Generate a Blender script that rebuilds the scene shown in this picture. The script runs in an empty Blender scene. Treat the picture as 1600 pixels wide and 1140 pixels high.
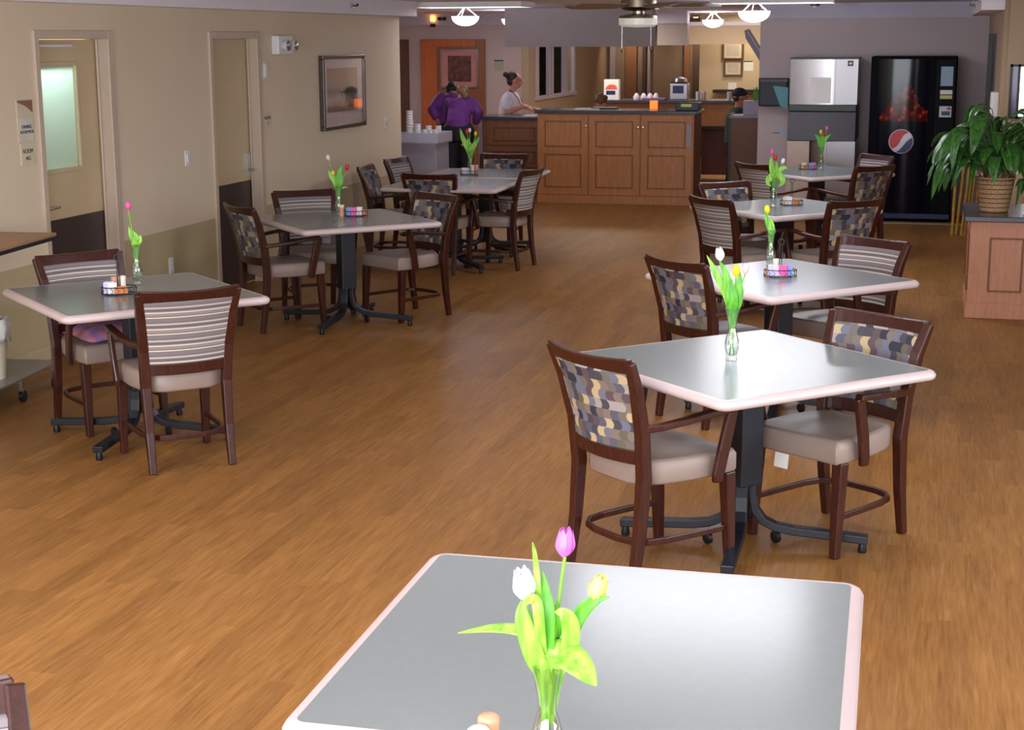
import bpy, bmesh, math, random
from mathutils import Vector, Matrix, Euler
random.seed(7)
C = bpy.context.scene.collection
PI = math.pi
sc = bpy.context.scene

# ------------------------------------------------------------------ camera, world, lights, exposure
CAM_H = 2.035
cd = bpy.data.cameras.new('camera'); cam = bpy.data.objects.new('camera', cd); C.objects.link(cam)
cd.sensor_fit = 'HORIZONTAL'; cd.sensor_width = 36; cd.lens = 36*2438.9/1600; cd.clip_end = 100
R = Matrix.Rotation(math.radians(15), 4, 'Z') @ Matrix.Rotation(math.radians(90-11.7797), 4, 'X') @ Matrix.Rotation(math.radians(-0.26557), 4, 'Z')
cam.matrix_world = Matrix.Translation((0, 0, CAM_H)) @ R
sc.camera = cam
sc.view_settings.view_transform = 'Standard'; sc.view_settings.look = 'None'
sc.view_settings.gamma = 1; sc.view_settings.use_curve_mapping = False
sc.view_settings.exposure = 0.45
w = bpy.data.worlds.new('world'); sc.world = w; w.use_nodes = True
w.node_tree.nodes['Background'].inputs[0].default_value = (0.75, 0.85, 1, 1)
w.node_tree.nodes['Background'].inputs[1].default_value = 0.8
CEIL = 2.43

def area(name, loc, size, power, color, rot=(0, 0, 0), shape='RECTANGLE', spread=PI):
    l = bpy.data.lights.new(name, 'AREA'); l.shape = shape; l.size = size[0]; l.size_y = size[1]
    l.energy = power; l.color = color; l.spread = spread
    o = bpy.data.objects.new(name, l); C.objects.link(o); o.location = loc; o.rotation_euler = rot
    return o
DAY = (0.86, 0.93, 1.0)
TUBE = (0.93, 0.93, 1.0)
WARM = (1.0, 0.80, 0.55)
# added soft light from behind and right, set inside unseen made-up windows
area('rear_fill_light', (-1.6, -2.3, 1.35), (6.4, 1.6), 400, DAY, (math.radians(90), 0, 0))
area('side_fill_light', (3.25, 4.2, 1.35), (6.0, 1.5), 110, DAY, (math.radians(90), 0, math.radians(90)))
TROFFERS = [(-1.1, 1.2), (-1.1, 4.4), (-1.1, 7.6), (-1.2, 10.5), (-1.25, 13.3), (-1.6, 16.2), (-4.9, 16.75), (-3.7, 1.2), (-3.7, 4.4)]
TPOW = [22, 20, 18, 8, 26, 7, 7, 24, 20]
for (tx, ty), tp in zip(TROFFERS, TPOW):
    area('troffer_light', (tx, ty, CEIL-0.075), (1.16, 0.56), tp, TUBE)

# ------------------------------------------------------------------ mesh helpers
class MB:
    def __init__(self): self.v = []; self.f = []; self.m = []; self.cur = 0
    def mat(self, i): self.cur = i; return self
    def add(self, vs, fs):
        b = len(self.v); self.v += [tuple(x) for x in vs]
        for f in fs: self.f.append([b+i for i in f]); self.m.append(self.cur)
        return self
    def box(self, x0, x1, y0, y1, z0, z1, rot=0, c=None):
        vs = [(x, y, z) for x in (x0, x1) for y in (y0, y1) for z in (z0, z1)]
        if rot:
            if c is None: c = ((x0+x1)/2, (y0+y1)/2)
            cs, sn = math.cos(rot), math.sin(rot)
            vs = [(c[0]+(x-c[0])*cs-(y-c[1])*sn, c[1]+(x-c[0])*sn+(y-c[1])*cs, z) for x, y, z in vs]
        return self.add(vs, [(0, 1, 3, 2), (4, 6, 7, 5), (0, 4, 5, 1), (2, 3, 7, 6), (0, 2, 6, 4), (1, 5, 7, 3)])
    def lathe(self, prof, c=(0, 0, 0), n=24, cap=True, axis='z'):
        vs = []
        for r, z in prof:
            for i in range(n):
                a = 2*PI*i/n; p = (r*math.cos(a), r*math.sin(a), z)
                if axis == 'y': p = (p[0], p[2], p[1])
                if axis == 'x': p = (p[2], p[0], p[1])
                vs.append((c[0]+p[0], c[1]+p[1], c[2]+p[2]))
        fs = [(j*n+i, j*n+(i+1) % n, (j+1)*n+(i+1) % n, (j+1)*n+i) for j in range(len(prof)-1) for i in range(n)]
        if cap:
            if prof[0][0] > 1e-5: fs.append(tuple(range(n-1, -1, -1)))
            if prof[-1][0] > 1e-5: fs.append(tuple((len(prof)-1)*n+i for i in range(n)))
        return self.add(vs, fs)
    def cyl(self, x, y, z0, z1, r, n=20): return self.lathe([(r, z0), (r, z1)], (x, y, 0), n)
    def ell(self, c, r, n=16, m=10, rot=None):
        vs = []; 
        for j in range(m+1):
            t = PI*j/m
            for i in range(n):
                a = 2*PI*i/n; p = Vector((r[0]*math.sin(t)*math.cos(a), r[1]*math.sin(t)*math.sin(a), -r[2]*math.cos(t)))
                if rot: p = rot @ p
                vs.append(Vector(c)+p)
        return self.add(vs, [(j*n+i, j*n+(i+1) % n, (j+1)*n+(i+1) % n, (j+1)*n+i) for j in range(m) for i in range(n)])
    def sweep(self, pts, w, d=None, up=(0, 0, 1), closed=False, n=4, rnd=False):
        """sweep a rectangle (w across, d along up) or, with rnd, an ellipse along pts; w/d floats or lists"""
        P = [Vector(p) for p in pts]; N = len(P)
        W = w if isinstance(w, (list, tuple)) else [w]*N
        D = d if isinstance(d, (list, tuple)) else [W[i] if d is None else d for i in range(N)]
        vs = []; up = Vector(up)
        if rnd: k = max(n, 6)
        else: k = 4
        for i, p in enumerate(P):
            if closed: t = P[(i+1) % N]-P[i-1]
            else: t = P[min(i+1, N-1)]-P[max(i-1, 0)]
            t.normalize(); s = t.cross(up)
            if s.length < 1e-4: s = t.cross(Vector((0, 1, 0.01)))
            s.normalize(); u = s.cross(t).normalized()
            if rnd:
                for q in range(k):
                    a = 2*PI*q/k; vs.append(p+s*(W[i]/2*math.cos(a))+u*(D[i]/2*math.sin(a)))
            else:
                for a, b in ((-1, -1), (1, -1), (1, 1), (-1, 1)): vs.append(p+s*(a*W[i]/2)+u*(b*D[i]/2))
        fs = []
        L = N if closed else N-1
        for i in range(L):
            j = (i+1) % N
            for q in range(k): fs.append((i*k+q, i*k+(q+1) % k, j*k+(q+1) % k, j*k+q))
        if not closed: fs += [tuple(range(k-1, -1, -1)), tuple((N-1)*k+q for q in range(k))]
        return self.add(vs, fs)
    def prism(self, poly, z0, z1, c=(0, 0), rot=0):
        cs, sn = math.cos(rot), math.sin(rot)
        P = [(c[0]+x*cs-y*sn, c[1]+x*sn+y*cs) for x, y in poly]; n = len(P)
        return self.add([(x, y, z0) for x, y in P]+[(x, y, z1) for x, y in P],
                        [tuple(range(n-1, -1, -1)), tuple(range(n, 2*n))]+[(i, (i+1) % n, n+(i+1) % n, n+i) for i in range(n)])
    def build(self, name, mats, parent=None, smooth=False, bevel=0, seg=2, loc=None, sub=0, solid=0):
        me = bpy.data.meshes.new(name); me.from_pydata(self.v, [], self.f)
        if not isinstance(mats, (list, tuple)): mats = [mats]
        for m in mats: me.materials.append(m)
        for p, i in zip(me.polygons, self.m): p.material_index = min(i, len(mats)-1)
        bm = bmesh.new(); bm.from_mesh(me)
        if smooth: bmesh.ops.remove_doubles(bm, verts=bm.verts, dist=1e-6)
        
        bmesh.ops.recalc_face_normals(bm, faces=bm.faces); bm.to_mesh(me); bm.free()
        o = bpy.data.objects.new(name, me); C.objects.link(o)
        if parent: o.parent = parent
        if loc: o.location = loc
        if smooth:
            for p in me.polygons: p.use_smooth = True
            try: me.set_sharp_from_angle(angle=math.radians(smooth if smooth > 1 else 50))
            except Exception: pass
        if solid:
            s = o.modifiers.new('s', 'SOLIDIFY'); s.thickness = solid; s.offset = 0
        if bevel:
            b = o.modifiers.new('b', 'BEVEL'); b.width = bevel; b.segments = seg; b.limit_method = 'ANGLE'; b.angle_limit = math.radians(35)
        if sub:
            s = o.modifiers.new('u', 'SUBSURF'); s.levels = sub; s.render_levels = sub
        return o

def rpoly(w, d, r, n=5):
    out = []
    for cx, cy, a0 in ((w/2-r, d/2-r, 0), (-w/2+r, d/2-r, 90), (-w/2+r, -d/2+r, 180), (w/2-r, -d/2+r, 270)):
        for i in range(n+1):
            a = math.radians(a0+90*i/n); out.append((cx+r*math.cos(a), cy+r*math.sin(a)))
    return out

def thing(name, label, cat, loc=(0, 0, 0), rot=0, group=None):
    o = bpy.data.objects.new(name, None); C.objects.link(o); o.location = loc; o.rotation_euler = (0, 0, rot)
    o.empty_display_size = 0.1
    return tag(o, label, cat, group)
def tag(o, label=None, cat=None, group=None, kind=None):
    if label: o['label'] = label
    if cat: o['category'] = cat
    if group: o['group'] = group
    if kind: o['kind'] = kind
    return o
def struct(mb, name, m, **k):
    return tag(mb.build(name, m, **k), kind='structure')
def copy_tree(o, parent=None):
    c = o.copy(); C.objects.link(c)
    if parent: c.parent = parent
    for ch in list(KIDS.get(o.name, [])): copy_tree(ch, c)
    return c
KIDS = {}
def index_kids():
    KIDS.clear()
    for o in C.objects:
        if o.parent: KIDS.setdefault(o.parent.name, []).append(o)

# ------------------------------------------------------------------ materials
def lin(c):
    return tuple((x/12.92 if x <= 0.04045 else ((x+0.055)/1.055)**2.4) for x in [v/255 for v in c])+(1,)
class NT:
    def __init__(self, name):
        self.m = bpy.data.materials.new(name); self.m.use_nodes = True
        self.t = self.m.node_tree; self.b = self.t.nodes['Principled BSDF']; self.out = self.t.nodes['Material Output']
    def n(self, typ, **k):
        x = self.t.nodes.new(typ)
        for a, v in k.items(): setattr(x, a, v)
        return x
    def l(self, a, b): self.t.links.new(a, b)
    def math(self, op, a, b=None, c=None):
        x = self.n('ShaderNodeMath', operation=op)
        for i, v in enumerate((a, b, c)):
            if v is None: continue
            if isinstance(v, (int, float)): x.inputs[i].default_value = v
            else: self.l(v, x.inputs[i])
        return x.outputs[0]
    def ramp(self, fac, stops, interp='LINEAR'):
        r = self.n('ShaderNodeValToRGB'); cr = r.color_ramp; cr.interpolation = interp
        while len(cr.elements) < len(stops): cr.elements.new(0.5)
        for e, (p, c) in zip(cr.elements, stops): e.position = p; e.color = c
        self.l(fac, r.inputs[0]); return r.outputs[0]
    def mix(self, f, a, b, bt='MIX'):
        x = self.n('ShaderNodeMix', data_type='RGBA', blend_type=bt)
        for s, v in ((x.inputs[0], f), (x.inputs[6], a), (x.inputs[7], b)):
            if isinstance(v, (int, float)): s.default_value = v
            elif isinstance(v, tuple): s.default_value = v
            else: self.l(v, s)
        return x.outputs[2]
    def coord(self, out='Object', scale=(1, 1, 1)):
        c = self.n('ShaderNodeTexCoord'); m = self.n('ShaderNodeMapping'); m.inputs['Scale'].default_value = scale
        self.l(c.outputs[out], m.inputs[0]); return m.outputs[0]
    def noise(self, vec, s, d=3, r=0.5):
        x = self.n('ShaderNodeTexNoise'); x.inputs['Scale'].default_value = s; x.inputs['Detail'].default_value = d; x.inputs['Roughness'].default_value = r
        self.l(vec, x.inputs['Vector']); return x.outputs['Fac']
    def bump(self, h, s=0.2, d=0.01):
        x = self.n('ShaderNodeBump'); x.inputs['Strength'].default_value = s; x.inputs['Distance'].default_value = d
        self.l(h, x.inputs['Height']); self.l(x.outputs[0], self.b.inputs['Normal'])
    def base(self, c): self.l(c, self.b.inputs['Base Color'])
def plain(name, rgb, rough=0.5, metal=0, var=0.06, scale=8, emit=0, spec=None, bump=0):
    t = NT(name); c = lin(rgb); t.b.inputs['Roughness'].default_value = rough; t.b.inputs['Metallic'].default_value = metal
    if spec is not None: t.b.inputs['Specular IOR Level'].default_value = spec
    f = t.noise(t.coord(), scale, 3)
    a = tuple(max(0, x*(1-var)) for x in c[:3])+(1,); b = tuple(min(1, x*(1+var)) for x in c[:3])+(1,)
    t.base(t.ramp(f, [(0.3, a), (0.7, b)]))
    if emit:
        t.b.inputs['Emission Color'].default_value = c; t.b.inputs['Emission Strength'].default_value = emit
    if bump: t.bump(t.noise(t.coord(), scale*20, 2), bump, 0.002)
    return t.m
def wood(name, ca, cb, scale=(30, 30, 2), rough=0.4, n=2.0, spec=0.5):
    t = NT(name); v = t.coord('Object', scale); f = t.noise(v, n, 5, 0.6); f2 = t.noise(t.coord('Object', tuple(s*4 for s in scale)), n, 2)
    col = t.ramp(f, [(0.25, lin(ca)), (0.75, lin(cb))])
    col = t.mix(0.25, col, t.ramp(f2, [(0.3, lin(ca)), (0.7, lin(cb))]))
    t.base(col); t.b.inputs['Roughness'].default_value = rough; t.b.inputs['Specular IOR Level'].default_value = spec
    return t.m

def floor_mat():
    t = NT('floor_wood'); v = t.coord('Object')
    s = t.n('ShaderNodeSeparateXYZ'); t.l(v, s.inputs[0])
    W = 0.10; L = 0.92
    px = t.math('DIVIDE', s.outputs[0], W); ix = t.math('FLOOR', px)
    wn = t.n('ShaderNodeTexWhiteNoise', noise_dimensions='1D'); t.l(ix, wn.inputs['W'])
    py = t.math('ADD', t.math('DIVIDE', s.outputs[1], L), t.math('MULTIPLY', wn.outputs['Value'], 7.0)); iy = t.math('FLOOR', py)
    cb = t.n('ShaderNodeCombineXYZ'); t.l(ix, cb.inputs[0]); t.l(iy, cb.inputs[1])
    w2 = t.n('ShaderNodeTexWhiteNoise', noise_dimensions='3D'); t.l(cb.outputs[0], w2.inputs['Vector'])
    off = t.n('ShaderNodeVectorMath', operation='MULTIPLY_ADD'); t.l(w2.outputs['Color'], off.inputs[0]); off.inputs[1].default_value = (9, 9, 9)
    mp = t.n('ShaderNodeMapping'); mp.inputs['Scale'].default_value = (22, 1.6, 1); t.l(v, mp.inputs[0]); t.l(mp.outputs[0], off.inputs[2])
    g = t.noise(off.outputs[0], 1.6, 6, 0.62)
    mp2 = t.n('ShaderNodeMapping'); mp2.inputs['Scale'].default_value = (90, 5, 1); t.l(v, mp2.inputs[0]); g2 = t.noise(mp2.outputs[0], 1.0, 3, 0.6)
    base = t.ramp(g, [(0.28, lin((131, 86, 40))), (0.5, lin((151, 102, 50))), (0.75, lin((168, 119, 65)))])
    base = t.mix(0.32, base, t.ramp(g2, [(0.3, lin((104, 68, 28))), (0.7, lin((184, 138, 76)))]))
    tone = t.ramp(w2.outputs['Value'], [(0, lin((228, 226, 224))), (1, (1, 1, 1, 1))])
    base = t.mix(1.0, base, tone, 'MULTIPLY')
    t.base(base); t.b.inputs['Roughness'].default_value = 0.45; t.b.inputs['Specular IOR Level'].default_value = 0.28
    t.bump(g2, 0.06, 0.002)
    return t.m
def stripe_mat():
    t = NT('striped_fabric'); v = t.coord('Object'); s = t.n('ShaderNodeSeparateXYZ'); t.l(v, s.inputs[0])
    f = t.math('FRACT', t.math('DIVIDE', s.outputs[2], 0.083))
    cr = lin((216, 204, 184)); gr = lin((124, 116, 118)); dk = lin((78, 70, 74)); ta = lin((142, 132, 134))
    col = t.ramp(f, [(0, gr), (.20, cr), (.27, dk), (.31, ta), (.50, cr), (.57, gr), (.66, dk), (.70, gr), (.80, cr), (.85, ta), (.93, dk), (.96, gr)], 'CONSTANT')
    t.base(col); t.b.inputs['Roughness'].default_value = 0.75; t.bump(t.noise(v, 500, 2), 0.2, 0.001); return t.m
def block_mat():
    t = NT('block_pattern_fabric'); v = t.coord('Object'); s = t.n('ShaderNodeSeparateXYZ'); t.l(v, s.inputs[0])
    pz = t.math('DIVIDE', s.outputs[2], 0.038); iz = t.math('FLOOR', pz); fz = t.math('FRACT', pz)
    wn = t.n('ShaderNodeTexWhiteNoise', noise_dimensions='1D'); t.l(iz, wn.inputs['W'])
    d = t.math('SUBTRACT', t.math('MULTIPLY', fz, 2.0), 1.0); arc = t.math('MULTIPLY', t.math('SUBTRACT', 1.0, t.math('MULTIPLY', d, d)), 0.28)
    sg = t.math('SUBTRACT', t.math('MULTIPLY', t.math('GREATER_THAN', wn.outputs['Value'], 0.5), 2.0), 1.0)
    px = t.math('ADD', t.math('ADD', t.math('DIVIDE', s.outputs[0], 0.036), t.math('MULTIPLY', wn.outputs['Value'], 17.0)), t.math('MULTIPLY', arc, sg))
    ix = t.math('FLOOR', px); cb = t.n('ShaderNodeCombineXYZ'); t.l(ix, cb.inputs[0]); t.l(iz, cb.inputs[1])
    w2 = t.n('ShaderNodeTexWhiteNoise', noise_dimensions='3D'); t.l(cb.outputs[0], w2.inputs['Vector'])
    cols = [(112, 104, 98), (188, 168, 130), (88, 88, 106), (126, 112, 102), (46, 48, 62), (110, 112, 130), (160, 152, 148), (92, 76, 82), (100, 96, 80), (70, 68, 78)]
    cb_ = t.ramp(w2.outputs['Value'], [(i/len(cols), lin(c)) for i, c in enumerate(cols)], 'CONSTANT')
    t.base(cb_); t.b.inputs['Roughness'].default_value = 0.7; return t.m
def glass_mat(name, tint=(0.93, 0.97, 0.95), fac=0.12):
    t = NT(name); t.t.nodes.remove(t.b)
    tr = t.n('ShaderNodeBsdfTransparent'); tr.inputs[0].default_value = tint+(1,)
    gl = t.n('ShaderNodeBsdfGlossy'); gl.inputs['Roughness'].default_value = 0.03
    lw = t.n('ShaderNodeLayerWeight'); lw.inputs[0].default_value = 0.25
    f = t.math('ADD', t.math('MULTIPLY', lw.outputs['Facing'], 0.55), fac)
    mx = t.n('ShaderNodeMixShader'); t.l(f, mx.inputs[0]); t.l(tr.outputs[0], mx.inputs[1]); t.l(gl.outputs[0], mx.inputs[2]); t.l(mx.outputs[0], t.out.inputs[0])
    return t.m
def frosted_mat():
    t = NT('frosted_glass'); t.t.nodes.remove(t.b)
    a = t.n('ShaderNodeBsdfTranslucent'); a.inputs[0].default_value = (0.72, 0.88, 0.86, 1)
    g = t.n('ShaderNodeBsdfGlossy'); g.inputs['Roughness'].default_value = 0.35; g.inputs[0].default_value = (0.8, 0.85, 0.85, 1)
    d = t.n('ShaderNodeBsdfDiffuse'); d.inputs[0].default_value = lin((128, 150, 146))
    m = t.n('ShaderNodeMixShader'); m.inputs[0].default_value = 0.5; t.l(a.outputs[0], m.inputs[1]); t.l(d.outputs[0], m.inputs[2])
    m2 = t.n('ShaderNodeMixShader'); m2.inputs[0].default_value = 0.06; t.l(m.outputs[0], m2.inputs[1]); t.l(g.outputs[0], m2.inputs[2])
    t.l(m2.outputs[0], t.out.inputs[0]); return t.m
def ceiling_mat():
    t = NT('ceiling_tile'); v = t.coord('Object')
    b = t.n('ShaderNodeTexBrick'); b.offset = 0; b.inputs['Scale'].default_value = 1; b.inputs['Brick Width'].default_value = 0.61; b.inputs['Row Height'].default_value = 0.61
    b.inputs['Mortar Size'].default_value = 0.012; b.inputs['Color1'].default_value = lin((236, 232, 242)); b.inputs['Color2'].default_value = lin((230, 227, 238)); b.inputs['Mortar'].default_value = lin((245, 243, 248))
    t.l(v, b.inputs[0]); t.base(b.outputs[0]); t.b.inputs['Roughness'].default_value = 0.9; t.bump(t.noise(v, 120, 2), 0.3, 0.003); return t.m
def two_tone():
    t = NT('wall_two_tone'); v = t.coord('Object'); s = t.n('ShaderNodeSeparateXYZ'); t.l(v, s.inputs[0])
    m = t.math('GREATER_THAN', s.outputs[2], 0.645)
    n = t.ramp(t.noise(v, 2.0, 3), [(0.3, (0.96, 0.96, 0.96, 1)), (0.7, (1, 1, 1, 1))])
    t.base(t.mix(1.0, t.mix(m, lin((192, 176, 138)), lin((226, 209, 182))), n, 'MULTIPLY'))
    t.b.inputs['Roughness'].default_value = 0.6; t.b.inputs['Specular IOR Level'].default_value = 0.3; t.bump(t.noise(v, 150, 2), 0.08, 0.002); return t.m
def brushed(name, c=(190, 186, 190), rough=0.3):
    t = NT(name); f = t.noise(t.coord('Object', (3, 3, 160)), 3, 3)
    t.base(t.ramp(f, [(0.3, lin(tuple(x*0.93 for x in c))), (0.7, lin(c))])); t.b.inputs['Metallic'].default_value = 1; t.b.inputs['Roughness'].default_value = rough; return t.m
def leaf_mat(name, a, b, rough=0.45):
    t = NT(name); f = t.noise(t.coord('Object', (40, 40, 6)), 1.5, 3)
    t.base(t.ramp(f, [(0.3, lin(a)), (0.7, lin(b))])); t.b.inputs['Roughness'].default_value = rough
    t.b.inputs['Subsurface Weight'].default_value = 0.0
    return t.m

M = dict(
    floor=floor_mat(), stripe=stripe_mat(), block=block_mat(), glass=glass_mat('clear_glass'), frosted=frosted_mat(), ceil=ceiling_mat(), wall2=two_tone(),
    wall=plain('wall_mauve_grey', (190, 174, 174), 0.65, var=0.03, scale=2), wallb=plain('wall_beige', (200, 180, 148), 0.65, var=0.03, scale=2),
    rwall=plain('wall_right_tan', (176, 152, 124), 0.65, var=0.03, scale=2), frieze=plain('frieze_lavender_white', (190, 184, 198), 0.6, var=0.02),
    soffit=plain('soffit_white', (240, 234, 242), 0.6, var=0.02), door=plain('door_tan', (206, 184, 146), 0.4, var=0.03, scale=3), frame=plain('door_frame_tan', (200, 180, 160), 0.35, var=0.02),
    kick=plain('kick_plate_brown', (66, 52, 48), 0.4), basetan=plain('base_tan', (204, 186, 152), 0.45),
    mahog=wood('dark_mahogany', (34, 14, 10), (78, 34, 23), (40, 40, 5), 0.3), vinyl=plain('taupe_vinyl', (152, 134, 124), 0.42, var=0.03, bump=0.1),
    lam=plain('grey_laminate', (128, 137, 137), 0.22, var=0.02, scale=30, spec=0.55), band=plain('table_edge_mauve', (206, 188, 186), 0.35, var=0.02),
    black=plain('black_metal', (22, 27, 38), 0.42, metal=0.1, spec=0.6), blackp=plain('black_plastic', (18, 18, 22), 0.4),
    chrome=plain('chrome', (200, 200, 205), 0.2, metal=1, var=0.02), steel=brushed('brushed_steel'), oak=wood('oak', (158, 98, 52), (192, 130, 76), (18, 18, 2.2), 0.42),
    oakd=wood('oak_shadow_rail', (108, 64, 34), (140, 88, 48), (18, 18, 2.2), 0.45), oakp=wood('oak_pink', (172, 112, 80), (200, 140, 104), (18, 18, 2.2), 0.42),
    ctop=plain('dark_countertop', (66, 66, 76), 0.22, var=0.1, scale=60, spec=0.6), white=plain('white_plastic', (232, 230, 232), 0.4, var=0.02),
    paper=plain('paper_white', (236, 234, 230), 0.7, var=0.02), red=plain('red', (196, 30, 36), 0.4), green=plain('stem_green', (120, 190, 50), 0.45, var=0.15, scale=20),
    leaf=leaf_mat('tulip_leaf', (96, 176, 40), (170, 222, 86)), leafd=leaf_mat('tulip_leaf_deep', (60, 150, 40), (120, 200, 60)), lily=leaf_mat('lily_leaf', (24, 66, 22), (70, 128, 48), 0.35),
    skin=plain('skin', (198, 138, 118), 0.55, var=0.05), skin2=plain('skin_warm', (176, 118, 96), 0.55, var=0.05),
    wicker=None, navy=plain('navy', (34, 40, 92), 0.4), teal=plain('teal', (52, 130, 140), 0.4),
)
def wicker():
    t = NT('wicker'); v = t.coord('Object'); s = t.n('ShaderNodeSeparateXYZ'); t.l(v, s.inputs[0])
    f = t.math('FRACT', t.math('DIVIDE', s.outputs[2], 0.034)); k = t.math('LESS_THAN', f, 0.16)
    g = t.noise(t.coord('Object', (60, 60, 30)), 2, 3)
    t.base(t.mix(k, t.ramp(g, [(0.3, lin((172, 130, 92))), (0.7, lin((216, 174, 130)))]), lin((84, 46, 28)))); t.b.inputs['Roughness'].default_value = 0.6
    t.bump(t.math('SINE', t.math('MULTIPLY', s.outputs[2], 740.0)), 0.5, 0.004); return t.m
M['wicker'] = wicker()
def emis(name, c, s):
    t = NT(name); t.t.nodes.remove(t.b); e = t.n('ShaderNodeEmission'); e.inputs[0].default_value = c+(1,); e.inputs[1].default_value = s; t.l(e.outputs[0], t.out.inputs[0]); return t.m
M['tube'] = emis('troffer_diffuser', (0.93, 0.94, 1.0), 3.0)
M['bowl'] = emis('pendant_bowl_glow', (0.86, 0.84, 1.0), 5.0)
M['sky'] = emis('bright_daylight', (0.9, 0.95, 1.0), 3.0)

# ------------------------------------------------------------------ room shell
XL = -5.515
struct(MB().box(-9.2, 3.6, -2.7, 31, -0.1, 0), 'floor', M['floor'])
struct(MB().box(-9.2, 3.6, -2.7, 31, CEIL, CEIL+0.1), 'ceiling', M['ceil'])
# left wall with two door openings
wl = MB()
D1 = (8.982, 9.85); D2 = (11.485, 12.33); DH = 2.05; T = 0.16
for a, b in ((-2.7, D1[0]-0.03), (D1[1]+0.04, D2[0]-0.03), (D2[1]+0.04, 16.03)): wl.box(XL-T, XL, a, b, 0, CEIL)
for a, b in (D1, D2): wl.box(XL-T, XL, a-0.03, b+0.04, DH+0.03, CEIL)
struct(wl, 'wall_left', M['wall2'])
bb = MB()
for a, b in ((-2.6, D1[0]-0.05), (D1[1]+0.06, D2[0]-0.05), (D2[1]+0.06, 16.03)): bb.box(XL, XL+0.012, a, b, 0, 0.095)
struct(bb, 'baseboard_left', M['basetan'], bevel=0.003)
# door rooms behind
struct(MB().box(XL-1.5, XL-1.4, 8.4, 10.4, 0, CEIL).box(XL-1.5, XL-T, 8.4, 8.5, 0, CEIL).box(XL-1.5, XL-T, 10.3, 10.4, 0, CEIL), 'wall_office', M['wallb'])
area('office_light', (XL-0.24, 9.25, 2.16), (0.12, 0.7), 42, (1.0, 1.0, 0.92), (0, math.radians(15), 0))
def wall_door(n, ys, glass):
    a, b = ys; x = XL
    fr = MB()
    for y0, y1, z0, z1 in ((a-0.055, a, 0, DH+0.055), (b, b+0.075, 0, DH+0.055), (a, b, DH, DH+0.055)):
        fr.box(x-T-0.01, x+0.018, y0, y1, z0, z1)
    fr.box(x-0.075, x-0.06, a, a+0.02, 0, DH).box(x-0.075, x-0.06, b-0.02, b, 0, DH)
    root = tag(fr.build('door_%d' % n, M['frame'], bevel=0.004), kind='structure')
    lf = MB(); xl0, xl1 = x-0.125, x-0.085
    w0, w1, z0, z1 = a+0.10, b-0.28, 1.20, 1.885
    if glass:
        lf.box(xl0, xl1, a+0.004, w0, 0.01, DH-0.004).box(xl0, xl1, w1, b-0.004, 0.01, DH-0.004).box(xl0, xl1, w0, w1, 0.01, z0).box(xl0, xl1, w0, w1, z1, DH-0.004)
    else: lf.box(xl0, xl1, a+0.004, b-0.004, 0.01, DH-0.004)
    leaf = lf.build('door_leaf', M['door'], root)
    kp = MB().box(xl1, xl1+0.004, a+0.01, b-0.01, 0.02, 0.875).build('kick_plate', M['kick'], root)
    if glass:
        MB().box(xl0+0.015, xl0+0.021, w0, w1, z0, z1).build('frosted_window', M['frosted'], root)
        g = MB()
        for y0, y1, q0, q1 in ((w0-0.02, w0+0.008, z0-0.02, z1+0.02), (w1-0.008, w1+0.02, z0-0.02, z1+0.02), (w0, w1, z0-0.02, z0+0.008), (w0, w1, z1-0.008, z1+0.02)): g.box(xl1-0.01, xl1+0.012, y0, y1, q0, q1)
        g.build('window_trim', M['basetan'], root, bevel=0.003)
    hy = a+0.07 if glass else b-0.07; s = 1 if glass else -1
    h = MB().box(xl1, xl1+0.02, hy-0.03, hy+0.03, 0.92, 1.10 if not glass else 1.02)
    h.sweep([(xl1+0.02, hy, 0.965), (xl1+0.06, hy, 0.965), (xl1+0.065, hy+s*0.03, 0.965), (xl1+0.06, hy+s*0.12, 0.965)], 0.018, rnd=True, n=8)
    h.build('lever_handle', M['chrome'], root, smooth=True)
    if glass:
        MB().box(xl0, xl1+0.03, a+0.1, b-0.35, DH-0.05, DH-0.035).build('door_closer', M['white'], root)
    return root
wall_door(1, D1, True); wall_door(2, D2, False)
# soffit along the left wall, and along the right one
struct(MB().box(XL-0.1, XL+0.16, -2.6, 16.15, 2.275, CEIL), 'trim_1', M['soffit'], bevel=0.004)
# recess left
struct(MB().box(-9.2, XL-T, 15.93, 16.03, 0, CEIL), 'wall_recess', M['wall'])
struct(MB().box(-9.2, -9.1, 16.03, 24, 0, CEIL), 'wall_recess_side', M['wall'])
struct(MB().box(-9.2, -6.26, 24, 24.12, 0, CEIL), 'wall_back', M['wall'])
fz = MB().box(-9.1, -6.2, 23.96, 24.0, 2.255, CEIL); struct(fz, 'trim_2', M['frieze'])
# pass wall with three tall panes running away
XW = -6.14
ww = MB().box(XW-0.12, XW, 24.0, 24.45, 0, CEIL).box(XW-0.12, XW, 24.45, 27.2, 0, 1.13).box(XW-0.12, XW, 27.2, 30, 0, CEIL).box(XW-0.12, XW, 24.45, 27.2, 2.1, CEIL)
struct(ww, 'wall_kitchen_left', plain('wall_kitchen_tan', (176, 156, 134), 0.6, var=0.03))
wf = MB().box(XW-0.03, XW+0.05, 24.4, 27.25, 1.08, 1.14)
for y in (24.45, 25.25, 25.45, 26.35, 26.5, 27.1): wf.box(XW-0.03, XW+0.03, y, y+0.12, 1.13, 2.1)
struct(wf, 'window_1', plain('window_frame_lilac', (188, 180, 200), 0.5), bevel=0.004)
struct(MB().box(XW-1.2, XW-1.1, 24.12, 30, 0, CEIL).box(XW-1.2, XW-0.12, 29.9, 30, 0, CEIL), 'wall_serving_room', plain('dim_room_olive', (120, 116, 100), 0.7, var=0.4, scale=4))
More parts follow.
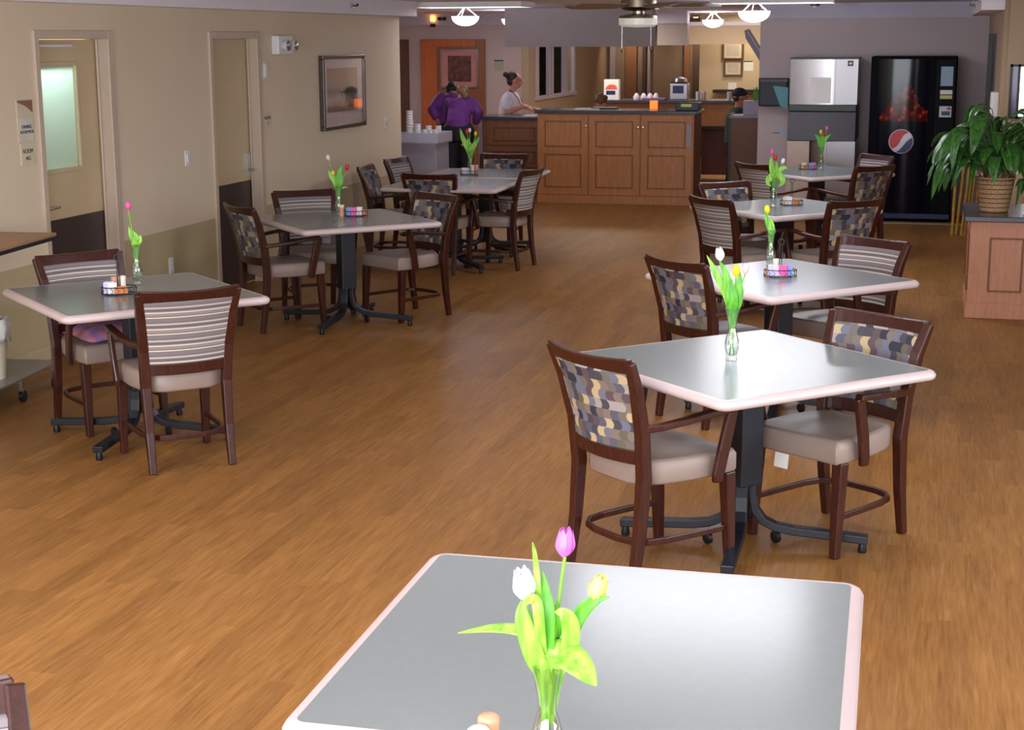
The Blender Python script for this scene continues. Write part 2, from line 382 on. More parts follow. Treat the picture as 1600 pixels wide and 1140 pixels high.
wb_ = MB().box(-6.3, -1.9, 30, 30.1, 0, CEIL); struct(wb_, 'wall_kitchen_back', plain('wall_brown', (128, 108, 92), 0.6, var=0.05))
# kitchen right bay, beige
struct(MB().box(-3.93, -2.0, 27.2, 27.32, 0, CEIL).box(-3.93, -3.83, 27.32, 30, 0, CEIL), 'wall_kitchen_right', M['wallb'])
# ice machine wall and its return
XE = -2.02
struct(MB().box(XE, 0.62, 18.9, 19.02, 0, CEIL).box(XE, XE+0.12, 19.02, 27.2, 0, CEIL), 'wall_machines', M['wall'])
struct(MB().box(XE, 0.56, 18.86, 18.9, 2.255, CEIL), 'trim_3', M['frieze'])
# right hand wall: recessed stretch then a stub facing the room
rw = MB().box(0.56, 0.66, 16.0, 16.3, 0, CEIL).box(0.56, 0.66, 18.3, 19.02, 0, CEIL).box(0.56, 0.66, 16.3, 18.3, 2.02, CEIL).box(0.56, 0.66, 14.72, 16.0, 0, CEIL)
struct(rw, 'wall_right_far', M['rwall'])
struct(MB().box(0.60, 3.6, 14.6, 14.72, 0, CEIL), 'wall_stub', M['rwall'])
struct(MB().box(0.36, 0.60, 14.74, 18.86, 2.27, CEIL), 'trim_4', M['soffit'])
dr = MB().box(0.545, 0.60, 16.24, 16.34, 0, 2.07).box(0.545, 0.60, 18.26, 18.36, 0, 2.07).box(0.545, 0.60, 16.3, 18.3, 2.0, 2.07).mat(1).box(0.59, 0.63, 16.34, 18.26, 0, 2.0)
d3 = struct(dr, 'door_3', [plain('dark_frame', (52, 46, 48), 0.4), plain('dim_door', (112, 96, 88), 0.5)])
# near right wall and rear wall with unseen window openings added for the light
nr = MB(); 
for a, b, z0, z1 in ((-2.7, 1.0, 0, CEIL), (7.4, 14.6, 0, CEIL), (1.0, 7.4, 0, 0.55), (1.0, 7.4, 2.15, CEIL)): nr.box(3.4, 3.55, a, b, z0, z1)
struct(nr, 'wall_right', M['rwall'])
rr_ = MB()
for a, b, z0, z1 in ((-9.2, -5.0, 0, CEIL), (1.8, 3.6, 0, CEIL), (-5.0, 1.8, 0, 0.5), (-5.0, 1.8, 2.2, CEIL)): rr_.box(a, b, -2.7, -2.55, z0, z1)
struct(rr_, 'wall_rear', M['rwall'])
g3 = MB()
for y in (1.0, 2.6, 4.2, 5.8, 7.34): g3.box(3.43, 3.5, y, y+0.06, 0.55, 2.15)
g3.box(3.43, 3.5, 1.0, 7.4, 0.55, 0.61).box(3.43, 3.5, 1.0, 7.4, 2.09, 2.15); struct(g3, 'added_window_3', M['white'])
g4 = MB()
for x in (-5.0, -3.3, -1.6, 0.1, 1.74): g4.box(x, x+0.06, -2.66, -2.59, 0.5, 2.2)
g4.box(-5, 1.8, -2.66, -2.59, 0.5, 0.56).box(-5, 1.8, -2.66, -2.59, 2.14, 2.2); struct(g4, 'added_window_4', M['white'])
# bright small window on the stub wall
g5 = MB()
for x in (0.63, 0.695, 0.76): g5.box(x, x+0.022, 14.57, 14.6, 1.33, 1.80)
g5.box(0.63, 0.782, 14.57, 14.6, 1.33, 1.35).box(0.63, 0.782, 14.57, 14.6, 1.78, 1.80)
g5.mat(1).box(0.652, 0.695, 14.585, 14.6, 1.35, 1.78).mat(2).box(0.717, 0.76, 14.585, 14.6, 1.35, 1.78)
struct(g5, 'window_2', [M['blackp'], plain('mullion_pane_dim', (120, 100, 140), 0.2), M['sky']])
g6 = MB().box(0.80, 0.82, 14.55, 14.6, 0.8, 1.5).box(0.80, 1.5, 14.55, 14.6, 0.78, 0.81).mat(1).box(0.82, 1.5, 14.58, 14.6, 0.81, 1.5)
struct(g6, 'window_5', [M['white'], M['sky']])
struct(MB().box(-0.9, 0.56, 17.9, 17.98, 0, 0.012), 'trim_5', plain('threshold_strip', (150, 138, 112), 0.4))
# kitchen soffits
KS = plain('soffit_grey_mauve', (160, 146, 144), 0.65, var=0.03)
struct(MB().box(-5.53, -3.56, 20.35, 20.6, 1.935, CEIL), 'trim_6', KS)
struct(MB().box(-3.95, -3.51, 23.0, 23.2, 1.94, 2.25), 'trim_7', KS)
struct(MB().box(-3.95, -3.51, 22.97, 23.2, 2.25, CEIL), 'trim_8', M['frieze'])
struct(MB().box(-4.0, -2.1, 26.0, 26.2, 1.94, 2.24), 'trim_9', M['wallb'])
struct(MB().box(-4.0, -2.1, 25.97, 26.2, 2.24, 2.30), 'trim_10', M['soffit'])
# dark wood strips (door casings) on the far kitchen wall
vs = MB()
for x, wd, mi in ((-6.05, 0.10, 0), (-5.75, 0.22, 1), (-5.42, 0.07, 2), (-5.32, 0.05, 0), (-4.62, 0.1, 1), (-4.45, 0.14, 2), (-4.25, 0.12, 1), (-4.05, 0.08, 2)):
    vs.mat(mi).box(x, x+wd, 29.93, 30, 0, 2.1)
struct(vs, 'trim_11', [plain('casing_lilac', (160, 146, 156), 0.5), plain('casing_orange_wood', (128, 84, 54), 0.5), plain('casing_dark', (74, 54, 44), 0.5)])

# ------------------------------------------------------------------ ceiling things
def troffer(i, x, y, label):
    t = thing('ceiling_light', label, 'ceiling light', (x, y, CEIL), 0, 'recessed fluorescent ceiling lights')
    f = MB()
    for a, b, c, d in ((-0.305, 0.305, -0.61, -0.585), (-0.305, 0.305, 0.585, 0.61), (-0.305, -0.285, -0.585, 0.585), (0.285, 0.305, -0.585, 0.585)): f.box(c, d, a, b, -0.055, 0.0)
    f.build('frame', M['white'], t)
    MB().box(-0.585, 0.585, -0.285, 0.285, -0.045, -0.02).build('diffuser', M['tube'], t)
TL = ['above the nearest table', 'between the nearest and second tables', 'above the second and third right tables', 'between the third and fourth right tables', 'above the fourth and fifth right tables',
      'before the ice machine, at the top edge', 'above the joined tables, at the top edge', 'over the left aisle by the camera', 'over the left aisle before the pink-tulip table']
for i, (x, y) in enumerate(TROFFERS): troffer(i, x, y, 'rectangular fluorescent ceiling light '+TL[i])
def pendant(loc, label, r=0.165, pw=22):
    t = thing('pendant_lamp', label, 'pendant lamp', (loc[0], loc[1], CEIL), 0, 'bowl pendant lamps')
    zb = 2.30-CEIL
    MB().lathe([(0.06, -0.02), (0.055, -0.005), (0.03, 0)]).build('canopy', M['white'], t, smooth=True)
    a = MB()
    for k in range(3):
        q = 2*PI*k/3+0.5
        a.sweep([(0.025*math.cos(q), 0.025*math.sin(q), -0.02), (r*0.97*math.cos(q), r*0.97*math.sin(q), zb)], 0.012, rnd=True, n=6)
    a.build('arms', M['white'], t)
    n = 8; pr = [(r*math.cos(PI/2*k/n) if k < n else 0.001, zb-0.105*math.sin(PI/2*k/n)) for k in range(n+1)]
    MB().lathe([(r*1.03, zb+0.01)]+pr, cap=False, n=28).build('bowl', M['bowl'], t, smooth=True)
    l = bpy.data.lights.new('pendant_bulb', 'POINT'); l.energy = pw; l.color = (0.85, 0.85, 1.0); l.shadow_soft_size = 0.05
    o = bpy.data.objects.new('pendant_bulb', l); C.objects.link(o); o.location = (loc[0], loc[1], CEIL+zb+0.03)
pendant((-5.55, 18.6), 'glowing bowl pendant lamp above the two purple-shirted people')
pendant((-5.66, 21.3), 'bowl pendant lamp half hidden by the left end of the grey header', 0.165, 20)
pendant((-1.86, 16.75), 'glowing bowl pendant lamp left above the ice machine', 0.165, 18)
pendant((-3.33, 24.4), 'bowl pendant lamp low in the kitchen before the beige header', 0.16, 20)
# downlights
for i, x in enumerate((-5.6, -4.35, -4.0)):
    t = thing('downlight', 'small recessed downlight in the kitchen, %s' % ('leftmost of three' if i == 0 else 'middle of three' if i == 1 else 'rightmost of three'), 'downlight', (x, 29.5, CEIL), 0, 'kitchen downlights')
    MB().lathe([(0.07, -0.012), (0.06, 0)]).build('ring', M['white'], t)
    MB().cyl(0, 0, -0.02, -0.012, 0.045).build('lens', emis('downlight_lens_%d' % i, (1, 0.8, 0.55), 6), t)
    area('downlight_beam', (x, 29.5, CEIL-0.04), (0.08, 0.08), 3, WARM, (math.radians(22), 0, 0), spread=math.radians(110))
# added fill lights for kitchen, serving room and recess, without fixtures
area('kitchen_fill_light', (-4.6, 22.2, CEIL-0.03), (1.2, 0.6), 26, (1.0, 0.88, 0.72))
area('kitchen_fill_light', (-2.9, 24.6, CEIL-0.03), (1.0, 0.6), 30, (1.0, 0.85, 0.62))
area('kitchen_bay_fill', (-3.0, 26.75, CEIL-0.03), (0.9, 0.3), 10, (1.0, 0.88, 0.66))
area('serving_room_fill', (-6.8, 26.5, CEIL-0.03), (0.5, 0.5), 5, (1.0, 0.95, 0.8))
area('recess_fill_light', (-7.6, 21.0, CEIL-0.03), (0.6, 0.6), 22, (1.0, 0.88, 0.85))
# ceiling fan
fn = thing('ceiling_fan', 'ceiling fan with drum light and two pull chains above the aisle', 'ceiling fan', (-2.32, 12.6, CEIL), math.radians(14))
MB().lathe([(0.07, 0), (0.075, -0.03), (0.10, -0.05), (0.145, -0.075), (0.15, -0.15), (0.12, -0.17), (0.05, -0.18), (0.05, -0.2), (0.15, -0.215), (0.155, -0.235)], n=36).build('motor_housing', brushed('nickel', (176, 160, 140), 0.3), fn, smooth=True)
MB().lathe([(0.152, -0.236), (0.152, -0.285), (0.13, -0.302), (0.001, -0.308)], n=36).build('light_drum', plain('opal_glass', (226, 226, 214), 0.3, emit=0.15), fn, smooth=True)
for k in range(5):
    a = math.radians(4+72*k); b = MB(); ca, sa = math.cos(a), math.sin(a)
    bl = [(0.20, 0.05), (0.26, 0.065), (0.55, 0.07), (0.66, 0.055), (0.67, 0.0), (0.66, -0.055), (0.55, -0.07), (0.26, -0.065), (0.20, -0.05)]
    tilt = 0.22
    top = [(x*ca-y*sa, x*sa+y*ca, -0.135+y*tilt) for x, y in bl]; bot = [(x, y, z-0.008) for x, y, z in top]; n = len(bl)
    b.add(top+bot, [tuple(range(n)), tuple(range(2*n-1, n-1, -1))]+[(i, (i+1) % n, n+(i+1) % n, n+i) for i in range(n)])
    bo = b.build('blade', wood('blade_wood', (120, 100, 88), (150, 128, 112), (10, 10, 10), 0.35) if k == 0 else bpy.data.materials['blade_wood'], fn)
    MB().sweep([(0.12*ca, 0.12*sa, -0.12), (0.24*ca, 0.24*sa, -0.138)], 0.03, 0.006).build('blade_bracket', M['chrome'], bo)
for sx, zl in ((-0.13, 0.16), (0.10, 0.14)):
    MB().cyl(sx, -0.05, -0.31-zl, -0.29, 0.0025, 6).lathe([(0.002, 0), (0.012, -0.03), (0.001, -0.035)], (sx, -0.05, -0.31-zl), 8).build('pull_chain', M['chrome'], fn)
# sprinklers
for i, (p, lb) in enumerate((((XL+0.17, 10.35, 2.36), 'small dark sprinkler head on the soffit between the two tan doors'), ((XL+0.17, 14.2, 2.35), 'small dark sprinkler head on the soffit above the framed picture'),
                             ((0.35, 15.0, 2.36), 'dark sprinkler head on the right soffit, nearer one'), ((0.35, 16.8, 2.35), 'dark sprinkler head on the right soffit, farther one'))):
    s = 1 if i < 2 else -1
    t = thing('sprinkler_head', lb, 'sprinkler', p, 0, 'side-wall sprinklers')
    MB().lathe([(0.022, 0), (0.022, 0.008 * s)], axis='x').build('escutcheon', M['chrome'], t)
    MB().box(min(0, s*0.05), max(0, s*0.05), -0.006, 0.006, -0.006, 0.006).box(s*0.05-0.004, s*0.05+0.004, -0.02, 0.02, -0.002, 0.02).build('deflector', M['blackp'], t)
t = thing('smoke_detector', 'round chrome detector on the ceiling above the ice machine', 'detector', (-1.33, 18.0, CEIL))
MB().lathe([(0.05, -0.05), (0.065, -0.02), (0.065, 0)]).build('housing', M['chrome'], t, smooth=True); MB().lathe([(0.001, -0.075), (0.025, -0.06), (0.03, -0.05)]).build('sensor', M['white'], t, smooth=True)

# ------------------------------------------------------------------ left wall things
def plate(name, label, cat, y, z, w=0.072, h=0.118, slots=True, mat=None):
    t = thing(name, label, cat, (XL, y, z))
    MB().box(0, 0.007, -w/2, w/2, -h/2, h/2).build('cover_plate', mat or M['white'], t, bevel=0.002)
    return t
t = plate('light_switch', 'white light switch on the wall between the two tan doors', 'switch', 10.984, 1.155); MB().box(0.007, 0.014, -0.015, 0.015, -0.03, 0.03).build('rocker', M['white'], t, bevel=0.002)
t = plate('wall_outlet', 'white outlet low on the wall behind the left table', 'outlet', 10.637, 0.375)
for z in (-0.025, 0.025): MB().box(0.007, 0.010, -0.017, 0.017, z-0.014, z+0.014).build('socket', M['paper'], t, bevel=0.002)
t = plate('light_switch', 'white light switch right of the framed picture', 'switch', 15.53, 1.19); MB().box(0.007, 0.016, -0.012, 0.012, -0.02, 0.02).build('toggle', M['basetan'], t)
t = plate('wall_sensor', 'small white sensor box high beside the far tan door', 'sensor', 12.49, 1.785, 0.07, 0.14); MB().box(0.007, 0.02, -0.025, 0.025, -0.055, 0.055).build('cover', M['white'], t, bevel=0.004)
t = plate('wall_outlet', 'white outlet low on the wall beyond the far tan door', 'outlet', 12.95, 0.62, 0.075, 0.1); MB().box(0.007, 0.010, -0.017, 0.017, -0.03, 0.03).build('socket', M['paper'], t, bevel=0.002)
def text(s, size, loc, rot, mat, parent, name='lettering', ext=0.001, align='CENTER'):
    cu = bpy.data.curves.new(name, 'FONT'); cu.body = s; cu.size = size; cu.extrude = ext; cu.align_x = align; cu.align_y = 'CENTER'
    o = bpy.data.objects.new(name, cu); C.objects.link(o)
    dg = bpy.context.evaluated_depsgraph_get(); me = bpy.data.meshes.new_from_object(o.evaluated_get(dg)); bpy.data.objects.remove(o)
    o = bpy.data.objects.new(name, me); C.objects.link(o); me.materials.clear(); me.materials.append(mat); o.location = loc; o.rotation_euler = rot; o.parent = parent
    return o
LW = (PI/2, 0, PI/2)     # text reading on the left wall, facing +x
ink = plain('ink_grey', (70, 64, 84), 0.6)
sgm = plain('sign_tan_plastic', (212, 198, 172), 0.5); sgb = plain('sign_brown', (140, 104, 84), 0.5)
t = thing('door_sign', 'tall tan door sign with brown swoosh left of the near door', 'sign', (XL, 8.79, 1.54))
MB().box(0, 0.006, -0.095, 0.085, -0.125, 0.14).build('panel', sgm, t, bevel=0.002)
MB().add([(0.0065, -0.09, 0.135), (0.0065, 0.082, 0.135), (0.0065, 0.082, 0.055), (0.0065, 0.0, 0.10), (0.0065, -0.09, 0.125)], [(0, 1, 2, 3, 4)]).build('swoosh', sgb, t)
MB().box(0.006, 0.0075, -0.075, 0.075, -0.115, 0.02).build('insert', plain('insert_pale', (214, 208, 196), 0.5), t)
text('DINING', 0.032, (0.0085, 0, -0.03), LW, ink, t); text('ROOM MGR', 0.028, (0.0085, 0, -0.062), LW, ink, t)
t = thing('door_sign', 'square cream door sign below the swoosh sign', 'sign', (XL, 8.79, 1.338))
MB().box(0, 0.006, -0.08, 0.085, -0.068, 0.068).build('panel', plain('sign_cream', (216, 206, 172), 0.5), t, bevel=0.002)
text('ROOM', 0.038, (0.007, 0, 0.02), LW, ink, t); text('NO.', 0.034, (0.007, 0, -0.025), LW, ink, t)
t = thing('door_sign', 'small cream sign right of the far tan door', 'sign', (XL, 12.515, 1.37))
MB().box(0, 0.006, -0.07, 0.07, -0.06, 0.06).build('panel', sgm, t, bevel=0.002)
text('ROOM', 0.04, (0.007, 0, 0.015), LW, ink, t); text('2', 0.035, (0.007, 0, -0.028), LW, ink, t)
# emergency light
t = thing('emergency_light', 'white two-headed emergency light above the far tan door sign', 'emergency light', (XL, 12.82, 1.99))
MB().box(0, 0.07, -0.16, 0.16, -0.075, 0.085).build('housing', M['white'], t, bevel=0.01)
for y, q in ((-0.07, -0.5), (0.10, 0.5)):
    rm = Matrix.Rotation(q, 3, 'Z')
    h = MB(); pr = [(0.018, 0.06), (0.042, 0.09), (0.048, 0.12)]; h.lathe(pr, (0, y, 0), 16, axis='x')
    hd = h.build('lamp_head', M['white'], t, smooth=True); MB().lathe([(0.045, 0.120), (0.04, 0.126), (0.001, 0.13)], (0, y, 0), 16, axis='x').build('lens', M['chrome'], hd, smooth=True)
MB().box(0.05, 0.07, -0.07, 0.12, -0.012, 0.012).build('arm', M['white'], t)
# framed picture
def art(name, c):
    t_ = NT(name); v = t_.coord('Object'); s = t_.n('ShaderNodeSeparateXYZ'); t_.l(v, s.inputs[0])
    n1 = t_.noise(t_.coord('Object', (1, 5, 1.2)), 3, 4)
    z = t_.math('ADD', s.outputs[2], t_.math('MULTIPLY', n1, 0.16))
    col = t_.ramp(t_.math('ADD', t_.math('MULTIPLY', z, 1.4), 0.5), c); t_.base(col); t_.b.inputs['Roughness'].default_value = 0.6; return t_.m
t = thing('framed_picture', 'pewter framed abstract landscape print on the left wall', 'picture', (XL, 14.28, 1.55))
f = MB(); W2, H2 = 0.56, 0.345; B = 0.035
for y0, y1, z0, z1 in ((-W2, W2, H2-B, H2), (-W2, W2, -H2, -H2+B), (-W2, -W2+B, -H2+B, H2-B), (W2-B, W2, -H2+B, H2-B)): f.box(0, 0.05, y0, y1, z0, z1)
f.build('frame', plain('pewter', (96, 88, 86), 0.3, metal=0.7), t, bevel=0.006)
MB().box(0.004, 0.02, -W2+B, W2-B, -H2+B, H2-B).build('mat_board', plain('mat_lilac_white', (240, 230, 234), 0.6), t)
MB().box(0.02, 0.022, -0.41, 0.40, -0.185, 0.225).build('print', art('print_landscape', [(0.1, lin((74, 60, 58))), (0.28, lin((166, 140, 112))), (0.42, lin((176, 120, 84))), (0.52, lin((196, 182, 166))), (0.62, lin((104, 92, 92))), (0.68, lin((170, 156, 132))), (0.85, lin((190, 154, 112))), (1.0, lin((156, 134, 112)))]), t)
MB().box(0.035, 0.037, -W2+B, W2-B, -H2+B, H2-B).build('glazing', glass_mat('picture_glass', (0.97, 0.97, 0.97), 0.04), t)

# ------------------------------------------------------------------ tables
TZ = 0.765
def make_table():
    t = bpy.data.objects.new('dining_table', None); C.objects.link(t)
    S = 1.067; e = 0.027
    MB().prism(rpoly(S-2*e, S-2*e, 0.02), TZ-0.038, TZ).build('tabletop', M['lam'], t)
    # bullnose edge ring
    ring = [p for p in rpoly(S-2*e, S-2*e, 0.02, 4)]
    prof = [(0, 0.0005), (0.010, -0.001), (0.020, -0.007), (0.026, -0.018), (0.024, -0.030), (0.016, -0.038), (0, -0.042)]
    vs = []; fs = []; n = len(ring)
    for i, (x, y) in enumerate(ring):
        a, b = ring[i-1], ring[(i+1) % n]; tx, ty = b[0]-a[0], b[1]-a[1]; L = math.hypot(tx, ty); nx, ny = ty/L, -tx/L
        for o, z in prof: vs.append((x+nx*o*(1.15 if True else 1), y+ny*o*1.15, TZ+z))
    k = len(prof)
    for i in range(n):
        j = (i+1) % n
        for q in range(k-1): fs.append((i*k+q, j*k+q, j*k+q+1, i*k+q+1))
        fs.append((i*k+k-1, j*k+k-1, j*k, i*k))
    MB().add(vs, fs).build('edge_band', M['band'], t, smooth=60)
    MB().box(-0.056, 0.056, -0.056, 0.056, 0.255, TZ-0.05).build('pedestal_column', M['black'], t, bevel=0.006)
    MB().box(-0.30, 0.30, -0.035, 0.035, TZ-0.06, TZ-0.042).box(-0.035, 0.035, -0.30, 0.30, TZ-0.062, TZ-0.044).box(-0.09, 0.09, -0.09, 0.09, TZ-0.07, TZ-0.06).build('support_plate', M['black'], t)
    for q in range(4):
        a = PI/4+PI/2*q; d = Vector((math.cos(a), math.sin(a), 0)); up = (0, 0, 1)
        pts = [(0.040, 0.30), (0.042, 0.21), (0.054, 0.15), (0.084, 0.108), (0.135, 0.084), (0.21, 0.073), (0.30, 0.068), (0.505, 0.056)]
        side = Vector((-d.y, d.x, 0))
        m = MB(); vs = []; 
        for i, (r, z) in enumerate(pts):
            p = Vector((d.x*r, d.y*r, z)); nx = pts[min(i+1, 7)]; pv = pts[max(i-1, 0)]; tv = Vector((nx[0]-pv[0], nx[1]-pv[1])); tv.normalize(); nv = Vector((-tv.y, tv.x))
            hw = 0.026; hh = 0.017
            for s1, s2 in ((-1, -1), (1, -1), (1, 1), (-1, 1)): vs.append(p+side*s1*hw+(d*nv.x+Vector((0, 0, 1))*nv.y)*s2*hh)
        fs = [(i*4+q2, i*4+(q2+1) % 4, i*4+4+(q2+1) % 4, i*4+4+q2) for i in range(7) for q2 in range(4)]+[(3, 2, 1, 0), (28, 29, 30, 31)]
        leg = m.add(vs, fs).build('leg', M['black'], t, bevel=0.005)
        MB().lathe([(0.016, 0), (0.019, 0.012), (0.012, 0.045)], (d.x*0.485, d.y*0.485, 0), 12).build('glide', M['blackp'], leg, smooth=True)
        if q in (1, 3):
            MB().lathe([(0.02, -0.012), (0.026, -0.008), (0.026, 0.008), (0.02, 0.012)], (d.x*0.135+side.x*0.04, d.y*0.135+side.y*0.04, 0.027), 16, axis='x').build('caster', M['blackp'], leg, smooth=True)
    return t
tbl = make_table()

# ------------------------------------------------------------------ chairs
def make_chair(kind):
    t = bpy.data.objects.new('dining_chair', None); C.objects.link(t)
    W = M['mahog']; fab = M['stripe'] if kind == 's' else M['block']
    cv = lambda u: -0.042*(1-u*u)
    for s in (-1, 1):
        pts = [(s*0.196, -0.262, 0.0), (s*0.196, -0.232, 0.2), (s*0.198, -0.215, 0.42), (s*0.206, -0.232, 0.60), (s*0.222, -0.275, 0.77), (s*0.238, -0.322, 0.888)]
        l = MB().sweep(pts, [0.034, 0.040, 0.046, 0.046, 0.044, 0.040], [0.034, 0.042, 0.048, 0.046, 0.040, 0.030], up=(0, -1, 0)).build('leg', W, t, bevel=0.005)
        MB().cyl(s*0.196, -0.262, 0, 0.01, 0.011, 10).build('glide', M['chrome'], l)
        f = MB().sweep([(s*0.214, 0.215, 0.0), (s*0.212, 0.205, 0.2), (s*0.210, 0.195, 0.392)], [0.034, 0.042, 0.050], [0.034, 0.042, 0.050], up=(0, 1, 0)).build('leg', W, t, bevel=0.005)
        MB().cyl(s*0.214, 0.215, 0, 0.01, 0.011, 10).build('glide', M['chrome'], f)
        MB().sweep([(s*0.214, -0.238, 0.62), (s*0.238, -0.17, 0.625), (s*0.262, -0.06, 0.640), (s*0.270, 0.06, 0.655), (s*0.268, 0.17, 0.660)], [0.026, 0.036, 0.044, 0.046, 0.042], [0.03, 0.026, 0.024, 0.024, 0.026]).build('armrest', W, t, bevel=0.006)
        MB().sweep([(s*0.266, 0.165, 0.660), (s*0.264, 0.150, 0.60), (s*0.262, 0.125, 0.50), (s*0.256, 0.105, 0.40), (s*0.254, 0.105, 0.372)], [0.024]*5, [0.046, 0.05, 0.052, 0.05, 0.044], up=(0, 1, 0)).build('arm_support', W, t, bevel=0.006)
    def curved(z0, z1, th, n=10, xin=0.0, yo=0.0):
        # a curved slab between the posts
        m = MB(); vs = []
        def post(z):
            P = [(-0.215, 0.198, 0.42), (-0.232, 0.206, 0.60), (-0.275, 0.222, 0.77), (-0.322, 0.238, 0.888)]
            for a, b in zip(P, P[1:]):
                if z <= b[2] or b is P[-1]:
                    f = (z-a[2])/(b[2]-a[2]); return a[0]+(b[0]-a[0])*f, a[1]+(b[1]-a[1])*f
        k = 4 if z1-z0 > 0.1 else 1
        for j in range(k+1):
            z = z0+(z1-z0)*j/k; y, x = post(z); x -= xin
            for i in range(n+1):
                u = -1+2*i/n
                for sd in (-1, 1): vs.append((u*x, y+cv(u)+yo+sd*th/2, z-(0.010*(1-u*u) if z > 0.88 else 0)))
        N = 2*(n+1); fs = []
        for j in range(k):
            for i in range(n):
                a = j*N+i*2
                fs += [(a, a+2, a+N+2, a+N), (a+1, a+N+1, a+N+3, a+3)]
            a = j*N; fs.append((a, a+N, a+N+1, a+1)); a = j*N+2*n; fs.append((a, a+1, a+N+1, a+N))
        for i in range(n):
            a = i*2; fs.append((a, a+1, a+3, a+2)); a = k*N+i*2; fs.append((a, a+2, a+3, a+1))
        return m.add(vs, fs)
    curved(0.840, 0.902, 0.030).build('top_rail', W, t, bevel=0.006)
    curved(0.478, 0.535, 0.026).build('lower_rail', W, t, bevel=0.005)
    curved(0.532, 0.846, 0.036, xin=0.014).build('backrest', fab, t, smooth=60, bevel=0.007)
    # seat cushion
    out = [(-0.222, 0.235), (0.222, 0.235), (0.228, 0.2), (0.226, 0.0), (0.205, -0.12), (0.175, -0.185), (0.11, -0.225), (-0.11, -0.225), (-0.175, -0.185), (-0.205, -0.12), (-0.226, 0.0), (-0.228, 0.2)]
    n = len(out); vs = []
    for sc_, z in ((0.97, 0.385), (1.0, 0.40), (1.0, 0.462), (0.95, 0.482), (0.55, 0.492)):
        vs += [(x*sc_, y*sc_, z) for x, y in out]
    fs = [(j*n+i, j*n+(i+1) % n, (j+1)*n+(i+1) % n, (j+1)*n+i) for j in range(4) for i in range(n)]+[tuple(range(n-1, -1, -1)), tuple(range(4*n, 5*n))]
    MB().add(vs, fs).build('seat', M['vinyl'], t, smooth=50, bevel=0.008)
    hoop = [(-0.208, 0.205, 0.165), (-0.205, 0.05, 0.165), (-0.198, -0.10, 0.165), (-0.18, -0.175, 0.165), (-0.14, -0.215, 0.165), (-0.07, -0.235, 0.165), (0.07, -0.235, 0.165), (0.14, -0.215, 0.165), (0.18, -0.175, 0.165), (0.198, -0.10, 0.165), (0.205, 0.05, 0.165), (0.208, 0.205, 0.165)]
    MB().sweep(hoop, 0.018, 0.026).build('stretcher', W, t, bevel=0.004)
    return t
chair_s = make_chair('s'); chair_b = make_chair('b')
index_kids()

TABLES = {  # name: (x, y, rotation deg, label)
    'T1': (-0.629, 3.091, 1.43, 'nearest grey laminate table, at the bottom of the photo'),
    'T2': (-0.68, 6.176, 45.4, 'grey table of the right row holding the three-tulip glass vase alone'),
    'T3': (-0.768, 8.512, 47.0, 'grey table of the right row with the single yellow tulip'),
    'T4': (-1.076, 12.154, 44.3, 'grey table of the right row with pink, red and white tulips'),
    'T5': (-1.068, 15.494, 44.0, 'farthest grey table of the right row, before the ice machine'),
    'L1': (-3.947, 7.193, 48.1, 'grey table at the left with the single pink tulip'),
    'L2': (-4.094, 10.613, 44.0, 'grey table in the left row beside the far tan door'),
    'L3': (-4.165, 13.54, 0.5, 'front one of two grey tables pushed together near the counter'),
    'L4': (-4.18, 14.64, 0.5, 'rear one of two grey tables pushed together, nearest the oak counter')}
first = True
for k, (x, y, r, lb) in TABLES.items():
    o = tbl if first else copy_tree(tbl); first = False
    o.location = (x, y, 0); o.rotation_euler = (0, 0, math.radians(r)); tag(o, lb, 'table', 'square grey dining tables on black pedestals')
CH = [  # kind, x, y, facing deg, label
    ('s', -3.565, 6.85, 43, 'striped-back wooden armchair seen from behind at the left pink-tulip table'),
    ('s', -4.25, 7.42, -127, 'striped-back armchair against the left wall at the pink-tulip table, plaid cloth on it'),
    ('b', -4.50, 10.39, -41, 'patterned-back armchair before the far tan door, back towards the camera'),
    ('s', -4.50, 11.05, -142, 'striped-back armchair facing the camera behind the left row table by the wall'),
    ('b', -3.77, 10.98, 148, 'patterned-back armchair facing left at the right side of the left row table'),
    ('b', -4.22, 13.30, 0, 'patterned-back armchair with its back to the camera at the two joined tables'),
    ('b', -4.74, 13.70, -86, 'patterned-back armchair on the left side of the joined tables, by the wall'),
    ('s', -4.78, 14.60, -98, 'striped-back armchair at the left of the rear joined table beside the cup stand'),
    ('s', -3.77, 13.66, 82, 'striped-back armchair seen edge on at the right of the joined tables'),
    ('b', -4.21, 15.08, 178, 'patterned-back armchair behind the joined tables, before the oak counter'),
    ('b', -0.995, 5.85, -40, 'large patterned-back armchair nearest the camera, left of the three-tulip table'),
    ('b', -0.355, 6.37, 146, 'patterned-back armchair at the right of the three-tulip table, tag under its seat'),
    ('b', -1.065, 8.36, -42, 'patterned-back armchair left of the single yellow tulip table'),
    ('s', -0.485, 8.96, 145, 'striped-back armchair behind the single yellow tulip table at right'),
    ('s', -1.32, 11.62, -45, 'striped-back armchair with its back to the camera left of the fourth right table'),
    ('b', -0.725, 11.70, 43, 'patterned-back armchair with its back to the camera right of the fourth right table'),
    ('b', -1.40, 12.45, -138, 'patterned-back armchair facing the camera behind the fourth right table'),
    ('s', -1.38, 14.90, -44, 'striped-back armchair left of the table before the ice machine'),
    ('b', -0.73, 14.85, 48, 'dark patterned-back armchair before the drinks machine'),
    ('s', -0.76, 15.80, 132, 'striped-back armchair at the far right of the farthest right table'),
    ('s', -1.448, 1.965, -125, 'striped-back chair cut off by the bottom left corner of the photo'),
]
used = set()
